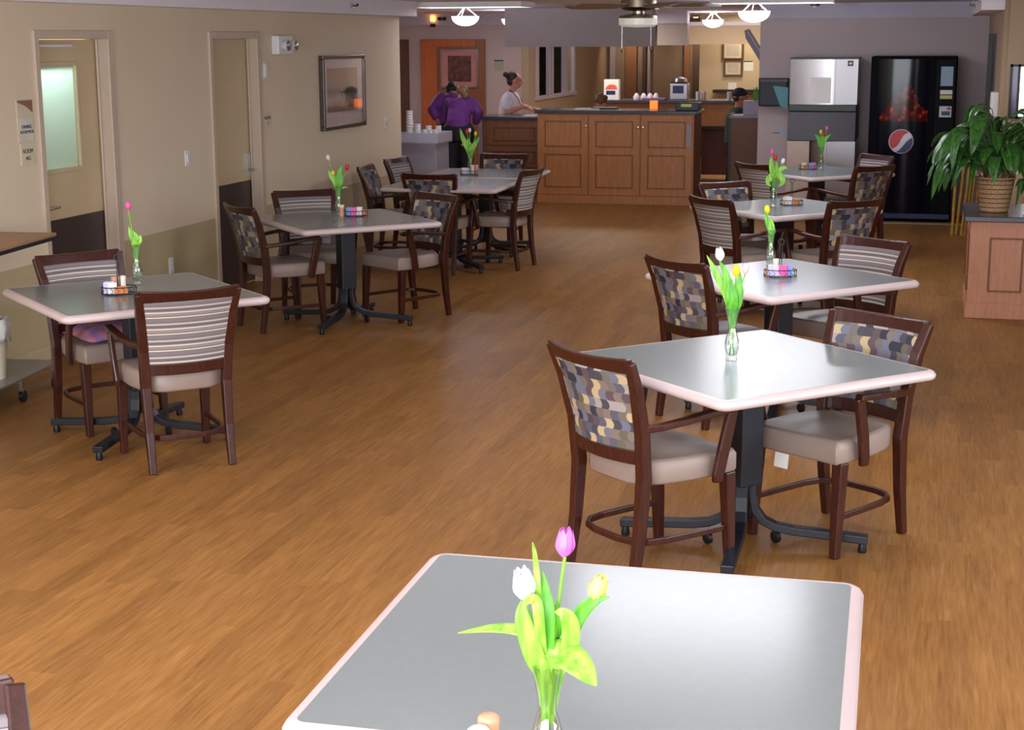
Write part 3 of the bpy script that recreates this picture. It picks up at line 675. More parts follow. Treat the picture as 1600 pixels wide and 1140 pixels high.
for kd, x, y, a, lb in CH:
    src = chair_s if kd == 's' else chair_b
    o = src if kd not in used else copy_tree(src); used.add(kd)
    o.location = (x, y, 0); o.rotation_euler = (0, 0, math.radians(a)); tag(o, lb, 'chair', 'striped-back armchairs' if kd == 's' else 'block-patterned armchairs')
    if 'tag under' in lb:
        MB().add([(0.02, 0.23, 0.385), (0.09, 0.23, 0.385), (0.08, 0.25, 0.33), (0.01, 0.25, 0.33)], [(0, 1, 2, 3)]).build('paper_tag', M['paper'], o, solid=0.001)
# plaid cloth on the seat
def plaid():
    t = NT('plaid_cloth'); v = t.coord('Object'); s = t.n('ShaderNodeSeparateXYZ'); t.l(v, s.inputs[0])
    a = t.math('LESS_THAN', t.math('FRACT', t.math('MULTIPLY', s.outputs[0], 11.0)), 0.5); b = t.math('LESS_THAN', t.math('FRACT', t.math('MULTIPLY', s.outputs[1], 11.0)), 0.5)
    t.base(t.mix(t.math('MULTIPLY', t.math('ADD', a, b), 0.5), lin((196, 120, 130)), lin((130, 108, 170)))); t.b.inputs['Roughness'].default_value = 0.8; return t.m
m = MB(); n = 10
for i in range(n+1):
    for j in range(n+1):
        u, v_ = i/n*2-1, j/n*2-1
        m.v.append((u*0.17, v_*0.19, 0.055*(1-u**4)*(1-v_**4)+0.004*math.sin(9*u+4*v_)))
for i in range(n):
    for j in range(n): m.f.append([i*(n+1)+j, (i+1)*(n+1)+j, (i+1)*(n+1)+j+1, i*(n+1)+j+1]); m.m.append(0)
tag(m.build('folded_cloth', plaid(), smooth=True, solid=0.006, loc=(-4.25, 7.42, 0.496)), 'pink and purple plaid cloth folded on the chair by the left wall', 'cloth').rotation_euler = (0, 0, math.radians(-127))

# ------------------------------------------------------------------ vases and tulips
TULIP = dict(white=plain('petal_white', (248, 246, 250), 0.45, var=0.02), yellow=plain('petal_yellow', (246, 226, 30), 0.45, var=0.05), pink=plain('petal_pink', (232, 96, 170), 0.45, var=0.08),
             red=plain('petal_red', (206, 40, 44), 0.45, var=0.08), blush=plain('petal_blush', (244, 204, 214), 0.45, var=0.04), magenta=plain('petal_magenta', (222, 110, 214), 0.45, var=0.1), cream=plain('petal_cream_yellow', (240, 232, 120), 0.45, var=0.05))
VH = 0.215
def vase(loc, label):
    t = thing('bud_vase', label, 'vase', loc, 0, 'clear glass bud vases')
    o = [(0.020, 0.0), (0.024, 0.004), (0.021, 0.012), (0.024, 0.03), (0.029, 0.055), (0.029, 0.08), (0.023, 0.105), (0.0165, 0.128), (0.0175, 0.15), (0.022, 0.18), (0.031, VH), (0.029, VH), (0.0205, 0.18), (0.016, 0.15), (0.015, 0.128), (0.0215, 0.105), (0.0275, 0.08), (0.0275, 0.055), (0.022, 0.03), (0.001, 0.016)]
    MB().lathe(o, n=24).build('glass_body', M['glass'], t, smooth=True)
    return t
def bez(P, n=10):
    P = [Vector(p) for p in P]; out = []
    # Catmull-Rom
    Q = [P[0]*2-P[1]]+P+[P[-1]*2-P[-2]]
    for i in range(1, len(Q)-2):
        for k in range(n):
            t = k/n; a, b, c, d = Q[i-1], Q[i], Q[i+1], Q[i+2]
            out.append(0.5*((2*b)+(c-a)*t+(2*a-5*b+4*c-d)*t*t+(-a+3*b-3*c+d)*t**3))
    out.append(P[-1]); return out
def leaf_ribbon(P, wmax, fold=0.25, n=7, face=(0, -1, 0), base=0.35):
    pts = bez(P, n); N = len(pts); vs = []; fs = []
    f = Vector(face)
    for i, p in enumerate(pts):
        t = (pts[min(i+1, N-1)]-pts[max(i-1, 0)]).normalized(); s = t.cross(f)
        if s.length < 0.05: s = Vector((1, 0, 0))
        s.normalize(); nn = s.cross(t).normalized(); u = i/(N-1)
        w_ = wmax*(base+(1-base)*math.sin(min(1, u/0.55)*PI/2))*(1-max(0, (u-0.5)/0.5)**2.2)*0.5+0.0006
        for q in (-1, -0.5, 0, 0.5, 1): vs.append(p+s*w_*q-nn*fold*w_*(abs(q)**1.5)*-1)
    for i in range(N-1):
        for q in range(4): a = i*5+q; fs.append((a, a+1, a+6, a+5))
    return vs, fs
def tulip(base, bearing, rim, head, color, size, leaves, label, group=None, tilt=(0, 0), lean=0.3):
    """base = vase foot; local x runs across the view, y away from it; head and leaf points in metres from the vase foot"""
    t = thing('tulip', label, 'tulip', base, bearing, group)
    hx, hy, hz = head
    sx = 0.006*(1 if hx > 0 else -1)
    stem = bez([(-sx*1.5, 0.004, 0.02), (sx*0.6, 0, 0.12), (sx*1.6, hy*0.2, VH), (hx*0.55+sx*0.5, hy*0.6, VH+(hz-VH)*0.5), (hx, hy, hz-size*0.45)], 6)
    MB().sweep(stem, 0.0062, rnd=True, n=8).build('stem', M['green'], t, smooth=True)
    # cup of six petals
    w_ = size*0.35; mb = MB(); d = (Vector((hx, hy, hz))-stem[-4]).normalized(); rot = Vector((0, 0, 1)).rotation_difference(d).to_matrix()
    for k in range(6):
        a0 = PI/3*k; inner = k % 2; rr = w_*(0.90 if inner else 1.0); n1, n2 = 8, 6; vs = []
        for i in range(n1+1):
            u = i/n1; z = -size*0.5+size*u*(1.0 if inner else 0.96); rad = rr*(math.sin(min(1, u*1.9+0.08)*PI/2)**0.8)*(1-0.50*max(0, u-0.45)**1.2*1.6)
            half = 0.66*(1-0.85*max(0, (u-0.68)/0.32)**2.2)
            for j in range(n2+1):
                a = a0+half*(j/n2*2-1); p = Vector((rad*math.cos(a), rad*math.sin(a), z)); p = rot @ p+Vector((hx, hy, hz)); vs.append(p)
        mb.add(vs, [(i*(n2+1)+j, i*(n2+1)+j+1, (i+1)*(n2+1)+j+1, (i+1)*(n2+1)+j) for i in range(n1) for j in range(n2)])
    mb.ell((hx, hy, hz-size*0.12), (w_*0.8, w_*0.8, size*0.36), 10, 8, rot)
    mb.build('flower', TULIP[color], t, smooth=True)
    for P, wd, mt, fc in leaves:
        vs, fs = leaf_ribbon(P, wd, face=fc)
        MB().add(vs, fs).build('leaf', M[mt], t, smooth=True, solid=0.0008)
    return t
F = (0, -1, 0.15)
def lf(pts, w, m='leaf', f=F): return ([(0.0, 0.0, 0.10), (pts[0][0]*0.35, 0.0, 0.19)]+[(a, b, c) for a, b, c in pts], w, m, f)
# --- front table vase: coordinates in metres, scale 1/889 per photo pixel at that depth
v1 = (-0.60, 2.466, TZ); b1 = math.radians(13.7); vase(v1, 'clear glass bud vase on the nearest table, cut by the photo bottom')
g = 'tulips in the bud vase on the nearest table'
def q1(px, py, dy=0): return ((px-855)/889, dy, VH+(1035-py)/889/0.97)
tulip(v1, b1, 0, q1(882, 850, 0.01), 'magenta', 0.052, [lf([q1(845, 985), q1(840, 905, -.01), q1(836, 872, 0.02), q1(832, 858, 0.04)], 0.010), lf([q1(852, 1000, -0.01), q1(855, 945, -0.015), q1(848, 893, 0.01)], 0.030, 'leafd')], 'pale magenta tulip, tallest in the vase on the nearest table')
tulip(v1, b1, 0, q1(819, 907, -0.015), 'white', 0.060, [lf([q1(834, 1015, -.015), q1(818, 960, -0.02), q1(818, 928, -0.015)], 0.034), lf([q1(840, 1010, 0.01), q1(815, 990, 0.01), q1(770, 989, 0.02), q1(716, 999, 0.03)], 0.026, 'leaf', (0, -0.5, 1)), lf([q1(843, 960, -0.03), q1(838, 928, -0.03), q1(826, 926, -0.035), q1(818, 938, -0.04)], 0.018)], 'white tulip in the vase on the nearest table')
tulip(v1, b1, 0, q1(932, 920, 0.01), 'cream', 0.050, [lf([q1(880, 1010, 0.0), q1(905, 960, 0.005), q1(928, 936, 0.0), q1(950, 930, -0.005)], 0.026, 'leafd'), lf([q1(888, 1005, -.02), q1(890, 965, -0.03), q1(880, 946, -0.035), q1(866, 945, -0.03)], 0.030), lf([q1(872, 1015, -0.02), q1(890, 1012, -0.05), q1(912, 1025, -0.07), q1(929, 1044, -0.075)], 0.056, 'leaf', (0.2, -0.8, 0.8)), lf([q1(866, 1000, 0.01), q1(872, 968, 0.0), q1(868, 940, 0.0)], 0.026, 'leafd')], 'yellow tulip in the vase on the nearest table')
# --- generic bouquets
def bouquet(tab, loc, bear, sc_, rim, items, vl):
    vase(loc, vl)
    k = 1/sc_
    def q(px, py, dy=0): return ((px-rim[0])*k, dy, VH+(rim[1]-py)*k/0.97)
    for (px, py, col, size, lvs, lb) in items:
        ll = []
        for lv in lvs:
            pts, wd = lv[0], lv[1]; mt = lv[2] if len(lv) > 2 else 'leaf'
            ll.append(lf([q(a, b, c) for a, b, c in pts], wd, mt))
        tulip(loc, math.radians(bear), 0, q(px, py, (len(col) % 3-1)*0.004), col, size, ll, lb)
bouquet('T2', (-0.74, 6.177, TZ), 6.8, 388, (1143, 474), [
    (1121, 393, 'white', 0.056, [([(1136, 460, 0), (1118, 425, 0), (1101, 395, 0.01)], 0.034), ([(1138, 460, -.01), (1132, 425, -.01), (1124, 405, 0)], 0.034, 'leafd')], 'white tulip, tallest on the three-tulip table'),
    (1147, 417, 'yellow', 0.050, [([(1142, 462, -.02), (1140, 445, -.02), (1139, 428, -.02)], 0.044, 'leafd'), ([(1149, 460, -.01), (1152, 440, 0), (1153, 420, 0)], 0.034, 'leafd')], 'yellow tulip in the vase on the three-tulip table'),
    (1161, 414, 'blush', 0.045, [([(1150, 465, 0), (1153, 445, 0.01), (1150, 428, 0.01)], 0.036, 'leafd')], 'pale pink tulip in the vase on the three-tulip table')],
    'clear glass bud vase holding white, yellow and blush tulips')
bouquet('T3', (-0.856, 8.857, TZ), 5.5, 276, (1205, 358), [
    (1198, 328, 'yellow', 0.052, [([(1204, 358, 0), (1199, 345, 0), (1194, 334, 0)], 0.036, 'leafd'), ([(1206, 362, 0), (1205, 350, 0), (1202, 340, 0)], 0.036)], 'lone yellow tulip in a bud vase in the right row')],
    'clear glass bud vase holding one yellow tulip')
bouquet('T4', (-1.165, 12.161, TZ), 5.5, 202, (1209, 278), [
    (1205, 239, 'pink', 0.050, [([(1206, 268, 0), (1204, 256, 0), (1203, 246, 0)], 0.04), ([(1206, 275, -.02), (1202, 278, -.03), (1200, 284, -.04), (1205, 290, -.05)], 0.05)], 'pink tulip on the fourth right table'),
    (1210, 247, 'red', 0.050, [([(1210, 272, 0), (1212, 262, 0), (1213, 252, 0)], 0.04, 'leafd'), ([(1214, 274, -.03), (1221, 276, -.04), (1222, 284, -.05), (1216, 290, -.05)], 0.05)], 'red tulip on the fourth right table'),
    (1222, 252, 'white', 0.045, [([(1216, 268, 0), (1224, 262, 0), (1230, 264, 0)], 0.034)], 'half hidden white tulip on the fourth right table')],
    'clear glass bud vase holding pink, red and white tulips')
bouquet('T5', (-1.06, 15.86, TZ), 3.8, 156, (1285, 229), [
    (1283, 207, 'yellow', 0.045, [([(1282, 224, 0), (1279, 216, 0), (1274, 211, 0)], 0.04, 'leafd')], 'yellow tulip on the farthest right table'),
    (1292, 202, 'pink', 0.050, [([(1287, 224, 0), (1292, 216, 0), (1299, 210, 0)], 0.04, 'leafd')], 'pink tulip on the farthest right table'),
    (1288, 211, 'red', 0.045, [([(1285, 224, 0), (1286, 216, 0), (1287, 208, 0)], 0.04, 'leafd')], 'small red tulip on the farthest right table')],
    'clear glass bud vase on the farthest right table')
bouquet('L1', (-4.061, 7.446, TZ), 28.6, 293, (212, 383), [
    (204, 325, 'pink', 0.048, [([(210, 378, 0), (206, 368, 0), (203, 356, 0)], 0.03), ([(210, 384, -.01), (214, 372, -.01), (208, 362, 0)], 0.03), ([(213, 382, -.02), (219, 376, -.03), (220, 368, -.03)], 0.03)], 'lone pink tulip in a bud vase at the left')],
    'clear glass bud vase holding one pink tulip')
bouquet('L2', (-4.224, 10.835, TZ), 21.3, 211, (530, 291), [
    (515, 248, 'blush', 0.048, [([(524, 284, 0), (518, 274, 0), (514, 266, 0)], 0.034)], 'blush tulip, tallest on the table by the far tan door'),
    (522, 271, 'yellow', 0.040, [([(528, 290, 0), (526, 282, 0), (524, 276, 0)], 0.036)], 'short yellow tulip on the table by the far tan door'),
    (544, 263, 'red', 0.050, [([(530, 286, 0), (532, 270, 0), (538, 258, 0)], 0.04, 'leafd'), ([(532, 288, -.01), (535, 280, -.01), (533, 268, 0)], 0.036, 'leafd'), ([(536, 294, 0), (540, 293, 0), (545, 293, 0)], 0.010)], 'red tulip on the table by the far tan door')],
    'clear glass bud vase with blush, yellow and red tulips by the left wall')
bouquet('L3', (-4.318, 14.60, TZ), 16.4, 161, (736, 240), [
    (731, 211, 'red', 0.055, [([(731, 234, 0), (724, 220, 0), (720, 206, 0)], 0.05), ([(732, 238, 0), (726, 230, 0), (722, 232, 0)], 0.04)], 'red tulip on the joined tables'),
    (735, 209, 'white', 0.045, [([(735, 234, 0), (733, 226, 0), (732, 220, 0)], 0.04)], 'white tulip on the joined tables'),
    (744, 214, 'yellow', 0.045, [([(740, 234, 0), (746, 226, 0), (750, 219, 0)], 0.045, 'leafd'), ([(738, 236, -.02), (742, 230, -.03), (740, 228, -.03)], 0.06)], 'yellow tulip on the joined tables')],
    'clear glass bud vase holding red, white and yellow tulips')

# ------------------------------------------------------------------ condiment racks, packets, shakers
def rack(loc, rot, label, handle=True):
    t = thing('condiment_rack', label, 'condiment rack', loc, rot, 'black wire condiment racks')
    el = lambda z, n=28: [(0.088*math.cos(2*PI*i/n), 0.055*math.sin(2*PI*i/n), z) for i in range(n)]
    m = MB().sweep(el(0.006), 0.005, rnd=True, n=6, closed=True).sweep(el(0.040), 0.005, rnd=True, n=6, closed=True)
    for i in range(18):
        a = 2*PI*i/18; b = 2*PI*(i+0.5)/18
        m.sweep([(0.088*math.cos(a), 0.055*math.sin(a), 0.006), (0.088*math.cos(b), 0.055*math.sin(b), 0.023), (0.088*math.cos(a), 0.055*math.sin(a), 0.040)], 0.0032, rnd=True, n=5)
    for k in range(-3, 4):
        x = k*0.022; y = 0.055*math.sqrt(max(0, 1-(x/0.088)**2)); m.sweep([(x, -y, 0.006), (x, y, 0.006)], 0.003, rnd=True, n=5)
    for q in range(4):
        a = PI/4+PI/2*q; m.cyl(0.08*math.cos(a), 0.05*math.sin(a), 0, 0.008, 0.004, 8)
    m.build('wire_basket', M['black'], t, smooth=True)
    if handle:
        h = MB()
        for s in (-1, 1): h.sweep([(s*0.006, 0, 0.006), (s*0.006, 0, 0.175)], 0.0045, rnd=True, n=6)
        h.sweep([(0.016*math.sin(2*PI*i/14), 0, 0.190+0.016*math.cos(2*PI*i/14)) for i in range(14)], 0.006, rnd=True, n=6, closed=True, up=(0, 1, 0))
        h.build('handle', M['black'], t, smooth=True)
    return t
PK = dict(pink=plain('packet_pink', (236, 88, 160), 0.5), blue=plain('packet_blue', (128, 148, 216), 0.5), white=plain('packet_white', (236, 232, 238), 0.5), orange=plain('packet_orange', (216, 128, 70), 0.5), lilac=plain('packet_lilac', (206, 196, 232), 0.5), cream=plain('packet_cream', (236, 216, 190), 0.5))
def place(base, rot, x, y): c, s = math.cos(rot), math.sin(rot); return (base[0]+x*c-y*s, base[1]+x*s+y*c, base[2]+0.009)
def packet(base, rot, x, y, col, lbl, lean=0.0, w=0.046, h=0.058):
    if col == 'orange': h = 0.036
    p = place(base, rot, x, y)
    t = thing('sweetener_packet', lbl, 'packet', p, rot+random.uniform(-.25, .25))
    c = M['paper']
    MB().add([(-w/2, -0.004, 0), (w/2, -0.004, 0), (w/2, 0.004+lean, h), (-w/2, 0.004+lean, h), (-w/2, 0.001, 0), (w/2, 0.001, 0), (w/2, 0.008+lean, h), (-w/2, 0.008+lean, h)],
             [(0, 1, 2, 3), (5, 4, 7, 6), (0, 4, 5, 1), (1, 5, 6, 2), (2, 6, 7, 3), (3, 7, 4, 0)]).build('paper_sleeve', PK[col], t, bevel=0.002)
    return t
def shaker(base, rot, x, y, body, cap, lbl, h=0.085, r=0.018, z=None):
    p = place(base, rot, x, y)
    if z is not None: p = (p[0], p[1], z)
    t = thing('shaker', lbl, 'shaker', p, rot)
    MB().lathe([(r, 0), (r, h*0.8)], n=18).build('body', body, t, smooth=True)
    MB().lathe([(r*1.05, h*0.8), (r*1.05, h*0.95), (r*0.8, h), (0.001, h)], n=18).build('cap', cap, t, smooth=True)
SALT = plain('salt_white', (236, 226, 206), 0.4); PEPP = plain('pepper_peach', (212, 160, 124), 0.45)
def condiments(key, loc, rot, where, plan, handle=True):
    loc = (loc[0], loc[1], TZ); rack(loc, rot, 'black wire condiment rack '+where, handle)
    names = {'pink': 'pink', 'blue': 'light blue', 'white': 'white', 'orange': 'orange', 'lilac': 'lilac', 'cream': 'cream'}; cnt = {}
    for x, y, col in plan:
        g_ = '%s packets %s' % (names[col], where)
        cnt[col] = cnt.get(col, 0)+1; tot = sum(1 for p_ in plan if p_[2] == col)
        od = '' if tot == 1 else (', front one' if cnt[col] == 1 else ', back one')
        o = packet(loc, rot, x, y, col, '%s packet in the rack %s%s' % (names[col], where, od), random.uniform(-.006, .006)); o['group'] = 'sweetener packets '+where
rC = math.radians(10)
condiments('T3', (-0.765, 8.50), math.radians(8), 'on the single yellow tulip table', [(-0.045, -0.028, 'lilac'), (-0.04, -0.020, 'white'), (-0.022, -0.036, 'lilac'), (0.012, -0.036, 'pink'), (0.014, -0.026, 'pink'), (0.04, -0.022, 'blue'), (0.035, 0.020, 'orange'), (-0.055, 0.0, 'orange')])
shaker((-0.765, 8.50, TZ), rC, -0.022, 0.028, SALT, SALT, 'cream shaker in the rack on the single yellow tulip table')
condiments('T4', (-1.034, 12.26), rC, 'on the fourth right table', [(-0.045, -0.02, 'cream'), (-0.02, -0.03, 'white'), (-0.03, 0.015, 'cream'), (0.03, -0.025, 'orange'), (0.04, 0.01, 'orange')])
condiments('T5', (-1.175, 15.70), rC, 'on the farthest right table', [(-0.04, 0, 'cream'), (-0.02, -0.02, 'orange'), (0.03, -0.02, 'blue'), (0.055, 0.0, 'pink')], False)
condiments('L2', (-4.083, 10.80), math.radians(20), 'on the table by the far tan door', [(-0.045, -0.026, 'blue'), (-0.042, -0.010, 'blue'), (-0.012, -0.03, 'pink'), (-0.01, -0.015, 'pink'), (0.024, -0.02, 'white'), (0.03, 0.012, 'white'), (0.06, 0.0, 'orange')])
shaker((-4.083, 10.80, TZ), math.radians(20), -0.10, 0.0, PEPP, SALT, 'peach shaker beside the rack by the far tan door', z=TZ)
condiments('L1', (-3.99, 7.12), math.radians(28), 'on the left pink-tulip table', [(-0.055, -0.02, 'lilac'), (-0.05, -0.008, 'white'), (-0.032, -0.032, 'white'), (-0.045, 0.012, 'lilac'), (0.0, -0.04, 'orange'), (0.02, -0.036, 'orange')])
shaker((-3.99, 7.12, TZ), math.radians(28), 0.018, 0.02, SALT, SALT, 'tall cream shaker in the rack on the left pink-tulip table')
shaker((-3.99, 7.12, TZ), math.radians(28), -0.02, 0.035, PEPP, PEPP, 'peach shaker in the rack on the left pink-tulip table', 0.08)
condiments('L3', (-4.28, 14.42), math.radians(16), 'on the joined tables', [(-0.05, 0, 'white'), (-0.045, -0.02, 'white'), (-0.02, -0.01, 'lilac')], False)
shaker((-4.28, 14.42, TZ), math.radians(16), 0.03, -0.01, SALT, SALT, 'cream shaker on the joined tables')
shaker((-4.28, 14.42, TZ), math.radians(16), 0.07, 0.0, PEPP, PEPP, 'peach shaker on the joined tables')
shaker((-0.716, 2.50, TZ), 0, 0, 0, PEPP, PEPP, 'peach-capped shaker on the nearest table', 0.09, 0.019, TZ)
shaker((-0.722, 2.455, TZ), 0, 0, 0, SALT, M['white'], 'white-capped shaker on the nearest table', 0.085, 0.019, TZ)

# ------------------------------------------------------------------ cart with bin, far left
t = thing('utility_cart', 'wheeled cart with wooden top and chrome lower shelf at the left edge', 'cart', (-5.218, 7.752, 0), math.radians(6.5))
MB().box(-0.26, 0.27, -0.9, 0.44, 0.905, 0.925).build('top', wood('cart_top_wood', (150, 108, 76), (184, 140, 104), (3, 20, 20), 0.4), t, bevel=0.003)
MB().box(-0.265, 0.275, -0.905, 0.445, 0.885, 0.905).build('edge_rail', M['black'], t)
MB().box(-0.20, 0.27, -0.9, 0.38, 0.15, 0.165).build('lower_shelf', plain('shelf_grey_metal', (150, 150, 148), 0.35, metal=0.6), t, bevel=0.003)
for x, y in ((-0.22, 0.38), (-0.22, -0.86)):
    MB().box(x-0.012, x+0.012, y-0.012, y+0.012, 0.12, 0.89).build('post', M['chrome'], t)
for x, y in ((0.245, 0.35), (0.215, -0.02), (-0.18, 0.35), (-0.18, -0.2)):
    cst = MB().box(x-0.012, x+0.012, y-0.02, y+0.02, 0.06, 0.15).build('caster', M['chrome'], t)
    MB().lathe([(0.03, -0.014), (0.036, -0.01), (0.036, 0.01), (0.03, 0.014)], (x, y, 0.036), 16, axis='x').build('wheel', M['blackp'], cst, smooth=True)
t = thing('waste_bin', 'cream waste bin with a crumpled white liner on the cart shelf', 'bin', (-5.12, 7.60, 0.165), 0)
MB().lathe([(0.10, 0), (0.13, 0.30), (0.125, 0.30), (0.096, 0.01)], n=24, cap=True).build('bucket', plain('bin_cream', (226, 220, 196), 0.5), t, smooth=True)
m = MB(); n = 30; vs = []
for j, (r, z) in enumerate(((0.10, 0.34), (0.128, 0.335), (0.142, 0.30), (0.138, 0.25), (0.136, 0.22))):
    for i in range(n):
        a = 2*PI*i/n; k = 1+0.05*math.sin(a*9+j)+0.03*math.sin(a*17); vs.append((r*k*math.cos(a), r*k*math.sin(a), z+0.012*math.sin(a*7+j*2)))
m.add(vs, [(j*n+i, j*n+(i+1) % n, (j+1)*n+(i+1) % n, (j+1)*n+i) for j in range(4) for i in range(n)]).build('liner', plain('liner_white', (236, 236, 236), 0.35), t, smooth=True, solid=0.001)

# ------------------------------------------------------------------ oak planter cabinet, right
def panel_front(mb_f, x0, x1, z0, z1, y, inner=True, rail=0.07):
    pass
t = thing('planter_cabinet', 'oak cabinet with dark top under the leafy plant', 'cabinet', (0.30, 11.886, 0))
MB().box(0, 1.5, 0, 0.92, 0, 0.715).build('body', M['oakp'], t, bevel=0.003)
MB().box(-0.004, 1.5, -0.012, 0.0, 0, 0.115).box(-0.012, 0.0, -0.012, 0.92, 0, 0.115).build('plinth', M['oakp'], t, bevel=0.004)
MB().box(-0.045, 1.55, -0.05, 0.95, 0.717, 0.757).build('countertop', M['ctop'], t, bevel=0.006)
for x0 in (0.14, 0.66):
    f = MB(); x1 = x0+0.24; z0, z1 = 0.20, 0.60; b = 0.012
    for a, c, d, e in ((x0, x1, z1-b, z1), (x0, x1, z0, z0+b), (x0, x0+b, z0+b, z1-b), (x1-b, x1, z0+b, z1-b)): f.box(a, c, -0.010, 0, d, e)
    f.build('panel_moulding', M['oakd'], t, bevel=0.003)
f = MB()
for a, c, d, e in ((0.08, 0.84, 0.59, 0.60), (0.08, 0.84, 0.2, 0.21), (0.08, 0.09, 0.2, 0.6), (0.83, 0.84, 0.2, 0.6)): f.box(-0.010, 0, a, c, d, e)
f.build('side_moulding', M['oakd'], t, bevel=0.002)
# pot plant
pl = thing('peace_lily', 'large leafy peace lily in a wicker basket on the oak cabinet', 'plant', (0.47, 12.22, 0.757))
MB().lathe([(0.098, 0), (0.105, 0.02), (0.138, 0.245), (0.146, 0.255), (0.140, 0.262), (0.128, 0.24)], n=32).build('basket', M['wicker'], pl, smooth=True)
MB().lathe([(0.125, 0.19), (0.145, 0.30), (0.150, 0.30), (0.128, 0.19)], n=24, cap=False).build('liner', glass_mat('clear_wrap', (0.9, 0.88, 0.88), 0.25), pl, smooth=True)
MB().cyl(0, 0, 0.2, 0.225, 0.124).build('soil', plain('soil', (50, 36, 28), 0.9, var=0.3, scale=60), pl)
rs = random.Random(5); lm_ = MB(); sm_ = MB(); nl = 95
for i in range(nl):
    a = rs.uniform(0, 2*PI); r0 = rs.uniform(0.05, 0.30); h = rs.uniform(0.12, 0.50)*(1.15-r0)
    if i < 24: a = rs.uniform(PI*0.82, PI*1.3); r0 = rs.uniform(0.2, 0.31); h = rs.uniform(0.06, 0.36)
    d = Vector((math.cos(a), math.sin(a), 0)); st = Vector((rs.uniform(-.06, .06), rs.uniform(-.06, .06), 0.22)); sd = Vector((-d.y, d.x, 0))*rs.uniform(-.06, .06)
    b0 = st+d*r0+sd+Vector((0, 0, h)); ln = rs.uniform(0.20, 0.30); dr = rs.uniform(0.5, 1.5)
    sm_.sweep(bez([st, st+d*r0*0.35+Vector((0, 0, h*0.7)), b0], 4), 0.007, rnd=True, n=6)
    P = [b0, b0+d*ln*0.3+Vector((0, 0, ln*0.12)), b0+d*ln*0.62+Vector((0, 0, -ln*0.10*dr)), b0+d*ln*0.85+sd*0.6+Vector((0, 0, -ln*0.62*dr))]
    vs, fs = leaf_ribbon(P, rs.uniform(0.075, 0.115), fold=0.3, n=5, face=(d.x*0.4+rs.uniform(-.5, .5), d.y*0.4+rs.uniform(-.6, .3), 1), base=0.08); lm_.add(vs, fs)
lm_.build('foliage', M['lily'], pl, smooth=True, solid=0.001); sm_.build('stalks', plain('stalk_green', (70, 110, 50), 0.5), pl, smooth=True)
# little plant in a clear jar to its right
t = thing('jar_plant', 'small plant in a clear jar right of the wicker basket', 'plant', (0.735, 12.15, 0.757))
MB().lathe([(0.05, 0), (0.06, 0.01), (0.062, 0.12), (0.045, 0.14), (0.043, 0.14), (0.058, 0.115), (0.056, 0.012), (0.001, 0.008)], n=24).build('jar', M['glass'], t, smooth=True)
lm_ = MB()
for i in range(14):
    a = rs.uniform(0, 2*PI); d = Vector((math.cos(a), math.sin(a), 0)); r_ = rs.uniform(0.06, 0.12)
    vs, fs = leaf_ribbon([Vector((0, 0, 0.05)), d*0.02+Vector((0, 0, 0.16)), d*r_+Vector((0, 0, 0.24)), d*r_*1.5+Vector((0, 0, rs.uniform(.02, 0.2)))], 0.06, n=4, face=(0.1, 0.1, 1)); lm_.add(vs, fs)
lm_.build('foliage', M['lily'], t, smooth=True, solid=0.001)
# bamboo poles behind cabinet
t = thing('bamboo_bundle', 'bundle of yellow bamboo poles standing behind the oak cabinet', 'bamboo', (0.33, 17.0, 0))
BM = plain('bamboo', (190, 146, 60), 0.4, var=0.2, scale=20)
for i in range(7):
    x = -0.09+0.045*i+rs.uniform(-.01, .01); y = rs.uniform(-.05, .05); ln = rs.uniform(0.7, 0.95); dx = rs.uniform(-.01, .06)
    m = MB(); pr = []
    for k in range(6): z = ln*k/5; pr += [(x+dx*k/5, y, z)]
    m.sweep(pr, [0.034, 0.030]*3, rnd=True, n=10).build('pole', BM, t, smooth=True)

# ------------------------------------------------------------------ ice machine, drinks machine, wall fittings
YM = 18.1
t = thing('ice_machine', 'stainless ice machine on a bin with a paper notice taped on', 'ice machine', (-1.215, YM, 0))
def bowed(x0, x1, xc, y0, z0, z1, name):
    P = []
    for i in range(13):
        u = i/12; x = x0+(xc-x0)*u; P.append((x, y0+0.05*(1-u)**1.6))
    P += [(xc+0.012, y0-0.002), (x1, y0+0.035*(x1-xc)/0.25), (x1, y0+0.7), (x0, y0+0.7)]
    return MB().prism(P, z0, z1).build(name, M['steel'], t, smooth=12)
bowed(-0.375, 0.375, 0.12, 0.0, 1.30, 1.80, 'head_unit')
MB().box(-0.38, 0.38, 0.02, 0.72, 1.80, 1.815).build('top_cap', M['blackp'], t)
MB().box(-0.38, 0.375, -0.01, 0.74, 1.22, 1.30).build('black_trim', M['blackp'], t, bevel=0.01)
MB().add([(-0.375, 0.0, 1.22), (0.375, 0.0, 1.22), (0.375, -0.09, 0.90), (-0.375, -0.09, 0.90), (-0.375, 0.72, 1.22), (0.375, 0.72, 1.22), (0.375, 0.72, 0.90), (-0.375, 0.72, 0.90)],
         [(0, 3, 2, 1), (4, 5, 6, 7), (0, 1, 5, 4), (3, 7, 6, 2), (0, 4, 7, 3), (1, 2, 6, 5)]).build('bin_door', plain('dark_grey_plastic', (52, 50, 58), 0.45), t, bevel=0.006)
MB().box(-0.375, -0.125, -0.09, 0.72, 0.06, 0.895).build('bin_panel', plain('beige_metal', (188, 168, 152), 0.4), t, bevel=0.004)
bowed(-0.115, 0.375, 0.06, -0.09, 0.06, 0.895, 'bin_body')
MB().box(-0.36, 0.36, -0.03, 0.68, 0, 0.06).build('base', M['blackp'], t)
MB().box(-0.145, 0.085, -0.003, 0.02, 1.315, 1.60).build('notice', M['paper'], t)
lg = MB().box(0.26, 0.32, 0.010, 0.04, 1.725, 1.785).build('badge', M['blackp'], t)
pts = []
